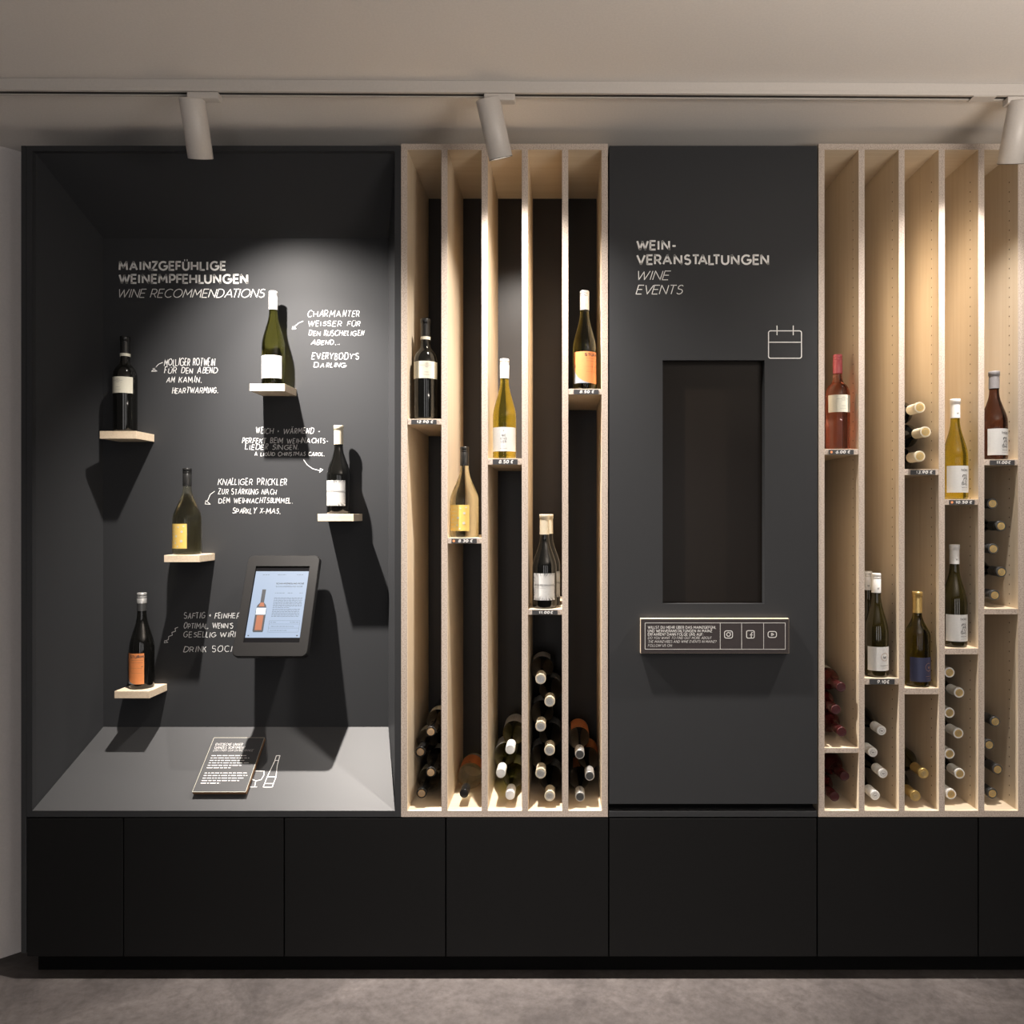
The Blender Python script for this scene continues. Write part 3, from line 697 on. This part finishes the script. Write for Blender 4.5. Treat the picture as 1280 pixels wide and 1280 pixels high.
def price(x0, x1, yt, yb, text, dot, label):
    Y = -.0006
    t = empty('price_tag', label, 'price tag', (RX((x0 + x1) / 2), -.0015, RZ(yb)), 'black price tags on the rack shelves')
    box('tag_plate', (RX(x0), RX(x1), -.0022, .0004, RZ(yb), RZ(yt)), M['tag'], t)
    xc = (x0 + x1) / 2 + (1.5 if dot else .8); hw = len(text) * 1.42
    s = CD / FPX
    v2, f2 = fit(text, RX(xc - hw), RX(xc + hw), RZ(yb - 1.5), RZ(yt + 1.3), .95 * s, shear=.15, gap=.3, space=.3)
    multi('price', [(v[0], -.0027, v[1]) for v in v2], f2, M['print'], t)
    if dot:
        n = 14; cx, cz, r = RX(x0 + 3), RZ((yt + yb) / 2), .0042
        vs = [(cx + r * cos(2 * pi * k / n), -.0026, cz + r * sin(2 * pi * k / n)) for k in range(n)]
        multi('orange_dot', vs, [tuple(range(n))], M['orange_dot'], t)
FY = .048
sh = [  # rack, x0,x1, yt,yb, tag(x0,x1,text,dot,label)
 (rl, 509.2, 551.8, 523.6, 530.6, (514.3, 545.8, '12.90 €', 0, 'grey price tag reading 12.90 € in the first slot of the left rack')),
 (rl, 559.4, 602, 672.2, 679.4, (564.4, 596, '8.30 €', 1, 'black price tag reading 8.30 € with an orange dot')),
 (rl, 609.7, 652.3, 573, 580.8, (616, 647, '8.50 €', 0, 'price tag reading 8.50 € under the bright olive bottle')),
 (rl, 660, 702.6, 761.6, 768.5, (665.2, 697, '11.00€', 0, 'price tag reading 11.00€ under the spiky-label bottle in the left rack')),
 (rl, 710.3, 752, 486, 493, (717, 748, '8.50 €', 0, 'price tag reading 8.50 € under the orange-label bottle, highest tag of the left rack')),
 (rr, 1030.6, 1073.4, 561.2, 568.3, (1036, 1067, '6.00 €', 1, 'price tag reading 6.00 € with an orange dot under the pink bottle')),
 (rr, 1080.7, 1123.5, 847.8, 855.7, (1087, 1118, '9.10€', 0, 'black price tag reading 9.10€ under the ring-label bottle')),
 (rr, 1130.7, 1173.5, 586.5, 593.7, (1138, 1169, '13.90 €', 0, 'price tag reading 13.90 € under three lying bottles')),
 (rr, 1181, 1222.8, 624, 631, (1186.6, 1218, '10.50 €', 1, 'price tag reading 10.50 € with an orange dot, under the yellow-olive bottle')),
 (rr, 1230.4, 1272.6, 574.3, 581.5, (1237.3, 1268, '11.00€', 0, 'price tag reading 11.00€ at the right edge under the brown bottle')),
 (rr, 1030.6, 1073.4, 935, 941.3, None), (rr, 1130.7, 1173.5, 860.2, 868, None), (rr, 1181, 1222.8, 810.4, 818, None), (rr, 1230.4, 1272.6, 761, 768, None)]
SZ = {}
for k, (t, x0, x1, yt, yb, tg) in enumerate(sh):
    shelf(t, x0, x1, yt, yb); SZ[k] = RZ(yt)
    if tg: price(tg[0], tg[1], yt + 1.1, yb - .3, tg[2], tg[3], tg[4])
gr = 'single bottles standing on the rack shelves'
stand('bordeaux_black', 532, SZ[0], FY, 'black bottle with cream label standing in the first slot of the left rack', radians(10), gr)
stand('clear_dots', 580.6, SZ[1], .056, 'pale wide bottle with yellow dotted label in the second slot of the left rack', radians(-2), gr)
stand('olive_bright', 630.6, SZ[2], FY, 'bright olive bottle with white cap in the middle slot of the left rack', 0, gr)
stand('burgundy_spiky', 680.6, SZ[3], .044, 'front dark bottle with spiky burst label in the fourth slot of the left rack', radians(0), gr)
stand('burgundy_spiky', 685.5, SZ[3], .130, 'rear dark bottle half hidden behind the front spiky-label bottle in the left rack', radians(20), gr)
stand('sturm_clear', 730.6, SZ[4], FY, 'silver-capped bottle with orange label standing beside the event column', radians(8), gr)
stand('rose', 1047, SZ[5], FY, 'pink rosé bottle with a cream label in the first slot of the right rack', radians(14), gr)
stand('olive_ring', 1095.3, SZ[6], .044, 'front white-capped bottle with a ringed W label in the right rack', radians(6), gr)
stand('olive_ring', 1084.5, SZ[6], .135, 'rear white-capped bottle hidden behind the front ringed W bottle', radians(-10), gr)
stand('gold_navy', 1146.5, SZ[11], .045, 'gold-capped olive bottle with a navy label in the right rack', radians(4), gr)
stand('thorle_white', 1194, SZ[8], FY, 'yellow-olive bottle with white capsule and ornate script label in the right rack', radians(4), gr)
stand('thorle_dark', 1193, SZ[12], .046, 'dark bottle with white capsule and ornate script label on the lower shelf', radians(4), gr)
stand('thorle_red', 1242.6, SZ[9], .046, 'brown-red bottle with grey capsule and script label at the right edge', radians(4), gr)

# lying stock
ordn = ['lowest', 'second-lowest', 'third-lowest', 'fourth-lowest', 'fifth-lowest', 'sixth-lowest', 'seventh-lowest']
def pile(kind, pts, x0, x1, zmin, desc, where, grp, tipY=.02, roll=0.0):
    pts = sorted(pts, key=lambda p: -p[1])
    r = KINDS[kind][2]; xl = (RX(x0), RX(x1)); n = len(pts); prev = None
    for i, (px, py) in enumerate(pts):
        tip = W(px, py, tipY)
        x = min(max(tip.x, xl[0] + r + .001), xl[1] - r - .001); z = max(tip.z, zmin + r + .0008)
        if prev:                                   # rest on the bottle below
            dx = abs(x - prev[0]); dz = sqrt(max(0, (2 * r + .0008) ** 2 - dx * dx)); z = max(z, prev[1] + dz)
        pos = ordn[i] if n > 1 else ''
        if n > 1 and i == n - 1: pos = 'topmost'
        lab = (pos + ' ' + desc + ' ' + where).strip()
        bottle_at(kind, lab, x, z, tipY, roll + random.uniform(-.25, .25), grp); prev = (x, z)
def bottle_at(kind, label, x, z, tipY, roll, grp):
    zax = Vector((0, -1, 0)); yax = Vector((0, 0, -1)); xax = yax.cross(zax)
    R = Matrix((xax, yax, zax)).transposed() @ Matrix.Rotation(roll, 3, 'Z')
    return bottle(kind, label, (x, tipY + KINDS[kind][1], z), R.to_euler(), grp)
L = 'lying in the %s slot of the %s rack'
pile('lie_black', [(540, 921.7), (525.5, 946.5), (540, 969), (527, 991.5)], 509.2, 551.8, ZBT, 'black cork-ended bottle', L % ('first', 'left'), 'black bottles lying in the first slot', roll=.3)
pile('lie_clear', [(580, 996)], 559.4, 602, ZBT, 'pale orange-label bottle', L % ('second', 'left'), None, tipY=.03, roll=.1)
pile('lie_white', [(626, 968), (641, 937), (639.5, 994)], 609.7, 652.3, ZBT, 'white-capped olive bottle', L % ('middle', 'left'), 'white-capped bottles lying in the middle slot', roll=.1)
pile('lie_cream', [(675, 850), (687.5, 877), (675.5, 908), (687, 938), (675.5, 968), (687.5, 997)], 660, 702.6, ZBT, 'cream-capped dark bottle', L % ('fourth', 'left'), 'cream-capped bottles lying in the fourth slot', roll=.1)
pile('lie_grey', [(724.5, 943), (738.5, 970), (725, 996)], 710.3, 752, ZBT, 'steel-capped bottle with orange label', L % ('last', 'left'), 'steel-capped bottles lying in the last slot', roll=-.3)
pile('lie_rose', [(1056.2, 971), (1043.4, 997.5)], 1030.6, 1073.4, ZBT, 'red-capped bottle', 'on the floor of the first slot of the right rack', 'red-capped bottles on the rack floor')
pile('lie_rose', [(1051.5, 864.7), (1038, 889.5), (1052.5, 915)], 1030.6, 1073.4, SZ[10], 'red-capped bottle', 'on the low shelf of the right rack', 'red-capped bottles on the low shelf', tipY=.0)
pile('lie_ring', [(1102, 919.5), (1091, 947), (1105.7, 972), (1094, 999)], 1080.7, 1123.5, ZBT, 'white-capped bottle', L % ('second', 'right'), 'white-capped bottles lying in the right rack', tipY=.03)
pile('lie_gold', [(1158.7, 969), (1144.5, 996)], 1130.7, 1173.5, ZBT, 'gold-capped bottle', L % ('third', 'right'), 'gold-capped bottles on the rack floor')
pile('lie_paper', [(1186.6, 846), (1199, 870), (1184, 892), (1198, 918), (1186.6, 944), (1202, 970), (1189, 995.7)], 1181, 1222.8, ZBT, 'white-capsuled gold-ended bottle', L % ('fourth', 'right'), 'white capsule bottles lying in the fourth slot', tipY=.045)
pile('lie_dark', [(1244, 902), (1235, 931), (1247, 961.8), (1240.5, 993.7)], 1230.4, 1272.6, ZBT, 'dark-capped bottle with gold end', 'at the foot of the rightmost visible slot', 'dark-capped bottles at the foot of the rightmost slot', tipY=.045)
pile('lie_dark', [(1237.7, 629.7), (1251.2, 657.5), (1241.6, 686), (1253.5, 715), (1243.4, 744)], 1230.4, 1272.6, SZ[13], 'dark-capped bottle with gold end', 'on the upper shelf of the rightmost visible slot', 'dark-capped bottles on the upper shelf', tipY=.025)
pile('lie_yellow', [(1146, 513), (1157, 542), (1145, 571)], 1130.7, 1173.5, SZ[7], 'yellow-capped bottle', 'above the 13.90 € price tag', 'yellow-capped bottles above a price tag', tipY=-.02)

# ------------------------------------------------------------------ event column
cx0, cx1 = RX(761.6), RX(1021.4)
col = empty('event_column', 'tall anthracite column with event lettering and a dark switched-off display', 'column', ((cx0 + cx1) / 2, .2, ZB))
hx0, hx1, hz0, hz1 = RX(828.2), RX(955.5), RZ(754.5), RZ(450.4)
fp = frame_ring('front_panel', cx0, cx1, RZ(1004.5), RZ(182.6), hx0, hx1, hz0, hz1, -.002, .018, M['black'], col)
box('column_body', (cx0, cx1, .045, DEP, ZB, RZ(182.6)), M['carcass'], col)
box('display_screen', (hx0 - .012, hx1 + .012, .0305, .0445, hz0 - .012, hz1 + .012), M['display'], col, bevel=.001)
box('reveal', (hx1, hx1 + .004, .018, .030, hz0, hz1), M['black'], col)
box('bottom_strip', (cx0, cx1, 0, .044, ZB, RZ(1014)), M['black'], col, bevel=.0008)
text_px('heading', [('WEIN-', 796.5, 844.5, 301.4, 312), ('VERANSTALTUNGEN', 796.5, 960, 319.2, 330.2)], -.002, M['print'], fp, 2.35, gap=.36)
text_px('subheading', [('WINE', 794.5, 835, 338.8, 349.8), ('EVENTS', 795, 852, 356.6, 367.6)], -.002, M['print'], fp, .95, shear=.28, gap=.2)
def rrect(x0, x1, y0, y1, r):
    return arc(x1 - r, y1 - r, r, r, 0, 90, 4) + arc(x0 + r, y1 - r, r, r, 90, 180, 4) + arc(x0 + r, y0 + r, r, r, 180, 270, 4) + arc(x1 - r, y0 + r, r, r, 270, 360, 4) + [(x1, y1 - r)]
text_px('calendar_icon', [], -.002, M['print'], fp, 1.15, extra=[rrect(960.6, 1001.8, 413.6, 447.8, 2.5), [(960.6, 427.8), (1001.8, 427.8)], [(971.2, 407), (971.2, 419)], [(991.5, 407), (991.5, 419)]])

# info board under the display
BT = .018
ib = empty('info_board', 'small dark info board with wooden edge and social media icons below the display', 'sign', (RX(894), -.01, RZ(816.6)))
YB = -.002 - BT
box('wooden_core', (RX(800.8, YB), RX(986.4, YB), YB + .0022, -.0022, RZ(816.8, YB), RZ(773.4, YB)), M['wood_shelf'], ib)
bf = box('front_face', (RX(801.2, YB), RX(986, YB), YB, YB + .0021, RZ(816.4, YB), RZ(774, YB)), M['board'], ib)
text_px('frame_lines', [], YB, M['print'], bf, .55, extra=[[(806.3, 778.6), (981.5, 778.6), (981.5, 811.5), (806.3, 811.5), (806.3, 778.6)], [(900.2, 778.6), (900.2, 811.5)], [(927, 778.6), (927, 811.5)], [(954.5, 778.6), (954.5, 811.5)]])
text_px('german_text', [('WILLST DU MEHR ÜBER DAS MAINZGEFÜHL', 810, 895, 782.6, 785.8), ('UND WEINVERANSTALTUNGEN IN MAINZ', 810, 890, 787, 790.2), ('ERFAHREN? DANN FOLGE UNS AUF:', 810, 879, 791.3, 794.5)], YB, M['print'], bf, .5, gap=.3)
text_px('english_text', [('DO YOU WANT TO FIND OUT MORE ABOUT', 810, 889, 795.8, 798.8), ('THE MAINZVIBES AND WINE EVENTS IN MAINZ?', 810, 895, 800.4, 803.4), ('FOLLOW US ON:', 810, 840, 805.3, 808.3)], YB, M['print'], bf, .3, shear=.25, gap=.28)
text_px('social_icons', [], YB, M['print'], bf, .9, extra=[rrect(905.6, 915.6, 788.5, 797.6, 2.4), ell(910.6, 793, 2.4, 2.4, 12), [(913.2, 790.4), (913.9, 790.4)],
    rrect(933.2, 942.8, 788.3, 797.6, 1.8), [(941.2, 790.6), (939.6, 790.8), (939, 792), (939, 797.6)], [(937.2, 793.6), (941, 793.6)],
    rrect(960, 970.5, 789.3, 796.8, 2.6), [(964.3, 791.4), (967, 793), (964.3, 794.7), (964.3, 791.4)]])

# ------------------------------------------------------------------ sloping sign on the niche base
sg = empty('leaflet_board', 'small slanted wooden-edged grey board with white text lying on the niche base', 'sign', tuple(on_slope(272, 990, 0)))
lf = .021
TL, TR, BR, BL = [on_slope(x, y, lf) for x, y in ((268.2, 921.6), (331.6, 922.4), (306.2, 990.6), (239.8, 989.6))]
# square it up in the slope plane
wd = ((TR - TL).length + (BR - BL).length) / 2; mid = (TL + TR + BR + BL) / 4
hgt = ((TL - BL).length + (TR - BR).length) / 2; EX = Vector((1, 0, 0))
q = [mid - EX * wd / 2 - SD * hgt / 2, mid + EX * wd / 2 - SD * hgt / 2, mid + EX * wd / 2 + SD * hgt / 2, mid - EX * wd / 2 + SD * hgt / 2]
def sbox(name, q, t0, t1, mats, parent):
    vs = [v - SN * t0 for v in q] + [v - SN * t1 for v in q]
    return multi(name, vs, [(0, 1, 2, 3), (7, 6, 5, 4), (1, 0, 4, 5), (2, 1, 5, 6), (3, 2, 6, 7), (0, 3, 7, 4)], mats, parent)
sbox('wooden_core', q, .0012, .0125, M['wood_brown'], sg)
sf = sbox('text_face', q, 0, .0012, M['slate'], sg)
sb_ = [q[0] + (q[2] - q[0]) * .2, q[1] + (q[3] - q[1]) * .2, q[2] + (q[0] - q[2]) * .2, q[3] + (q[1] - q[3]) * .2]
sbox('spacer', sb_, .0125, lf - .0003, M['carcass'], sg)
def sign_uv(u, v): return mid + EX * (u - .5) * wd + SD * (v - .5) * hgt + SN * .0005
parts = [fit('ENTDECKE UNSER', .09 * wd, .62 * wd, .845 * hgt, .89 * hgt, .0008), fit('GANZES SORTIMENT', .09 * wd, .69 * wd, .785 * hgt, .830 * hgt, .0008),
         fit('DISCOVER OUR ENTIRE RANGE', .09 * wd, .86 * wd, .735 * hgt, .772 * hgt, .0005, shear=.25)]
rnd = random.Random(5)
for k, (v, e) in enumerate([(.655, .78), (.610, .84), (.565, .76), (.520, .88), (.475, .74), (.430, .55), (.335, .90), (.290, .92), (.245, .88), (.200, .80), (.155, .46)]):
    u = .095; o = []
    while u < e:
        L_ = rnd.uniform(.03, .11); o.append([(u * wd, v * hgt), (min(u + L_, e) * wd, v * hgt)]); u += L_ + .022
    parts.append(ribbon(o, .0026))
vs, fs = join(parts)
multi('printed_text', [sign_uv(v[0] / wd, v[1] / hgt) for v in vs], fs, M['print'], sf)
vs, fs = ribbon([[(.0006, .0006), (wd - .0006, .0006), (wd - .0006, hgt - .0006), (.0006, hgt - .0006), (.0006, .0006)]], .0012)
multi('pale_edge_line', [sign_uv(v[0] / wd, v[1] / hgt) for v in vs], fs, M['cream'], sf)

# ------------------------------------------------------------------ tablet on the niche wall
Yt, Yb_ = .19, .045
A_ = W(313.5, 694, Yt); B_ = W(401, 694, Yt); Cc = W(382.5, 821.5, Yb_); Dd = W(286.5, 820.5, Yb_)
tm = (A_ + B_ + Cc + Dd) / 4; tw = ((B_ - A_).length + (Cc - Dd).length) / 2
up = ((A_ + B_) - (Cc + Dd)) / 2; thh = up.length; up.x = 0; up.normalize(); tn = Vector((0, -up.z, up.y)); tilt = math.atan2(up.y, up.z)
tb = empty('tablet_stand', 'tilted black wall tablet showing a wine on a pale blue screen', 'tablet', tm + tn * 0, None, (-tilt, 0, 0))
def rr_pts(w_, h_, r, n=5): return rrect(-w_ / 2, w_ / 2, -h_ / 2, h_ / 2, r)
def local_obj(name, vs, fs, mat, parent, smooth=False, label=None):
    return link(name, mesh(name, vs, fs, mat, None, smooth), parent, label)
TT = .022
outer = rrect(-tw / 2, tw / 2, -thh / 2, thh / 2, .018)[:-1]; n = len(outer)
iw, ih, izc = .187, .270, .004
scr_w, scr_h = iw, ih
inner = rrect(-iw / 2, iw / 2, -ih / 2 + izc, ih / 2 + izc, .0025)[:-1]
vs = [(x * .985, 0, z * .985) for x, z in outer] + [(x, .003, z) for x, z in outer] + [(x, TT, z) for x, z in outer] + [(x, 0, z) for x, z in inner] + [(x, .005, z) for x, z in inner]
fs = []
for i in range(n):
    j = (i + 1) % n
    fs += [(i, j, n + j, n + i), (n + i, n + j, 2 * n + j, 2 * n + i), (j, i, 3 * n + i, 3 * n + j), (3 * n + j, 3 * n + i, 4 * n + i, 4 * n + j)]
fs.append(tuple(2 * n + i for i in range(n)))
local_obj('case', vs, fs, M['tablet'], tb)
v8 = boxv(-iw / 2 - .002, iw / 2 + .002, .005, .009, -ih / 2 + izc - .002, ih / 2 + izc + .002); scr = local_obj('tablet_glass', v8, BOXF, M['screenglass'], tb)
lw, lh = .183, .235
def rect(x0, x1, z0, z1, y): return [(x0, y, z0), (x1, y, z0), (x1, y, z1), (x0, y, z1)], [(0, 1, 2, 3)]
def SXY(u, v): return (-lw / 2 + lw * u, -lh / 2 + izc + lh * v)
v4, f4 = rect(-lw / 2, lw / 2, -lh / 2 + izc, lh / 2 + izc, .0046); img = local_obj('lit_picture', v4, f4, M['screen_lit'], scr)
def poly(pts, y): return [(SXY(u, v)[0], y, SXY(u, v)[1]) for u, v in pts], [tuple(range(len(pts)))]
bot = [(.13, .08), (.30, .08), (.31, .10), (.31, .42), (.29, .48), (.245, .52), (.245, .72), (.175, .72), (.175, .52), (.13, .48), (.115, .42), (.115, .10)]
local_obj('pictured_bottle', *poly(bot, .0043), M['screen_ink'], scr)
local_obj('pictured_wine', *poly([(.15, .11), (.275, .11), (.275, .33), (.15, .33)], .004), M['screen_rose'], scr)
local_obj('pictured_label', *poly([(.125, .34), (.30, .34), (.30, .44), (.125, .44)], .004), M['screen_pale'], scr)
local_obj('pictured_neck', *poly([(.16, .46), (.265, .46), (.24, .52), (.18, .52)], .004), M['screen_rose'], scr)
parts = []
def st(t, u0, u1, v0, hh, w_):
    a, b = SXY(u0, v0), SXY(u1, v0); parts.append(fit(t, a[0], b[0], a[1], a[1] + hh, w_))
st('SCHWARZRIESLING ROSÉ', .42, .94, .80, .0045, .0011); st('SCHWARZRIESLING ROSÉ', .42, .92, .755, .0040, .0006)
rnd = random.Random(9)
for v, a, b in ((.945, .14, .27), (.945, .42, .58), (.945, .78, .9), (.665, .42, .60), (.665, .66, .76), (.665, .88, .94)) + tuple((.59 - .018 * k, .42, .95 if k < 8 else .72) for k in range(9)) + tuple((.42 - .018 * k, .42, .93) for k in range(7)) + ((.225, .42, .52), (.225, .78, .95), (.165, .44, .86), (.105, .44, .74)):
    u = a; o = []
    while u < b:
        L_ = rnd.uniform(.02, .06); p = SXY(u, v); p2 = SXY(min(u + L_, b), v); o.append([p, p2]); u += L_ + .012
    parts.append(ribbon(o, .0011))
o = [[SXY(.40, .25), SXY(.96, .25), SXY(.96, .08), SXY(.40, .08), SXY(.40, .25)], [SXY(.40, .20), SXY(.96, .20)], [SXY(.40, .14), SXY(.96, .14)]]
parts.append(ribbon(o, .0005)); parts.append(ribbon([[SXY(.04, .03), SXY(.065, .03)], [SXY(.93, .03), SXY(.96, .03)]], .0035))
vs, fs = join(parts); local_obj('screen_text', [(v[0], .0043, v[1]) for v in vs], fs, M['screen_ink'], scr)['kind'] = 'stuff'
# arm from the case back to the wall (world placed, under the rotated root)
inv = Matrix.Rotation(-tilt, 4, 'X').inverted()
def arm_local(p): return inv @ (Vector(p) - tm)
ax, az = tm.x, tm.z; yb0 = tm.y + TT / cos(tilt) - .004
vs = []; 
for (yy, hw_, z0_, z1_) in ((yb0, .045, az - .05, az + .05), (NB - .012, .045, az - .05, az + .05)):
    pass
vs = [arm_local(v) for v in boxv(ax - .04, ax + .04, tm.y + .020, NB - .008, az - .045, az + .015)]
local_obj('wall_arm', vs, BOXF, M['tablet'], tb)
vs = [arm_local(v) for v in boxv(ax - .06, ax + .06, NB - .008, NB - .0005, az - .07, az + .05)]
local_obj('wall_plate', vs, BOXF, M['tablet'], tb)

# ------------------------------------------------------------------ track and spotlights
def track_y(X): return -.300 + (X + 1.6) * .0105
tr = empty('lighting_track', 'white ceiling lighting track running the width of the room', 'track', (0, -.28, CEIL))
x0, x1 = -3.3, 2.6; zt, zb_ = CEIL - .0005, CEIL - .034
def tb_box(name, dy0, dy1, z0, z1, mat, xa=x0, xb=x1):
    a, b = track_y(xa), track_y(xb)
    vs = [(xa, a + dy0, z0), (xb, b + dy0, z0), (xb, b + dy1, z0), (xa, a + dy1, z0), (xa, a + dy0, z1), (xb, b + dy0, z1), (xb, b + dy1, z1), (xa, a + dy1, z1)]
    return multi(name, vs, BOXF, mat, tr)
tb_box('track_rail', 0, .034, zb_ + .0102, zt, M['white_metal'])
tb_box('track_lip', 0, .009, zb_, zb_ + .010, M['white_metal']); tb_box('track_lip', .025, .034, zb_, zb_ + .010, M['white_metal'])
tb_box('track_slot', .0092, .0248, zb_ + .0022, zb_ + .010, M['slot'])
tb_box('joint_cover', .001, .033, zb_ - .003, zb_ - .0002, M['white_metal'], RX(1217, -.27), RX(1246, -.27))
def spotlight(top_px, bot_px, D_top, D_bot, label, aim, power, adir=1, blend=.9, size=106):
    Yt_, Yb2 = D_top - CD, D_bot - CD
    T = W(top_px[0], top_px[1], Yt_); B = W(bot_px[0], bot_px[1], Yb2); ax_ = (B - T).normalized(); Ln = (B - T).length
    t = empty('track_spotlight', label, 'spotlight', T, 'white tube spotlights on the ceiling track')
    r = .0355
    # tube
    R = ax_.to_track_quat('Z', 'Y').to_matrix()
    pr = [(.010, -.002), (r - .003, 0), (r, .003), (r, Ln - .001), (r - .001, Ln), (r - .003, Ln - .001), (r - .003, Ln - .020)]
    vs, fs = lathe(pr, 40, True, False)
    me = mesh('housing', [R @ Vector(v) for v in vs], fs, M['white_metal'], smooth=True)
    link('housing', me, t)
    vs, fs = lathe([(r - .0005, Ln - .0012), (r + .0006, Ln + .0002), (r - .0028, Ln + .0004)], 40, False, False); link('rim', mesh('rim', [R @ Vector(v) for v in vs], fs, M['c_black'], smooth=True), t)
    vs, fs = lathe([(r - .0031, Ln - .010), (r - .0031, Ln - .0095)], 40, True, True); link('lens', mesh('lens', [R @ Vector(v) for v in vs], fs, M['lens']), t)
    # joint and adapter
    ya = track_y(T.x) + .017
    J = Vector((T.x + adir * .012, ya, zb_ - .012))
    vs, fs = lathe([(.007, 0), (.007, .02), (.011, .02), (.011, .034)], 18)
    d = (T + ax_ * .012 - J); q_ = d.normalized().to_track_quat('Z', 'Y').to_matrix(); kk = d.length / .034
    link('joint', mesh('joint', [J - T + q_ @ Vector((v[0], v[1], v[2] * kk)) for v in vs], fs, M['white_metal'], smooth=True), t)
    xa_, xb_ = J.x - .022, J.x + .068
    if adir < 0: xa_, xb_ = J.x - .03, J.x + .06
    box('track_adapter', (xa_, xb_, ya - .015, ya + .015, zb_ - .020, zb_ - .0005), M['white_metal'], t, bevel=.004)
    li = bpy.data.lights.new('lamp_light', 'SPOT'); li.energy = power; li.color = SPOT_COL; li.spot_size = radians(size); li.spot_blend = blend; li.shadow_soft_size = .014
    soften(li); lo = bpy.data.objects.new('lamp_light', li); C.objects.link(lo); lo.parent = t
    lo.location = ax_ * (Ln + .003); lo.rotation_euler = Vector(aim).to_track_quat('-Z', 'Y').to_euler()
    li2 = bpy.data.lights.new('beam_light', 'SPOT'); li2.energy = power * BEAM_K; li2.color = SPOT_COL; li2.spot_size = radians(68); li2.spot_blend = 1; li2.shadow_soft_size = .014
    soften(li2); l2 = bpy.data.objects.new('beam_light', li2); C.objects.link(l2); l2.parent = t
    l2.location = lo.location; l2.rotation_euler = Vector((aim[0] * 1.15, aim[1] - .03, aim[2])).to_track_quat('-Z', 'Y').to_euler()
spotlight((240, 122), (251, 198.5), 2.28, 2.355, 'white tube spotlight at the left, in front of the dark niche', (.22, .47, -.88), SPOT_W * 2.4)
spotlight((609.5, 123), (626, 198), 2.285, 2.345, 'white tube spotlight with glowing lens in front of the left wine rack', (.12, .42, -.88), SPOT_W * 1.35)
spotlight((1277.5, 125), (1262.5, 205), 2.295, 2.365, 'white tube spotlight at the right edge in front of the right wine rack', (-.26, .45, -.88), SPOT_W * .95, adir=-1)
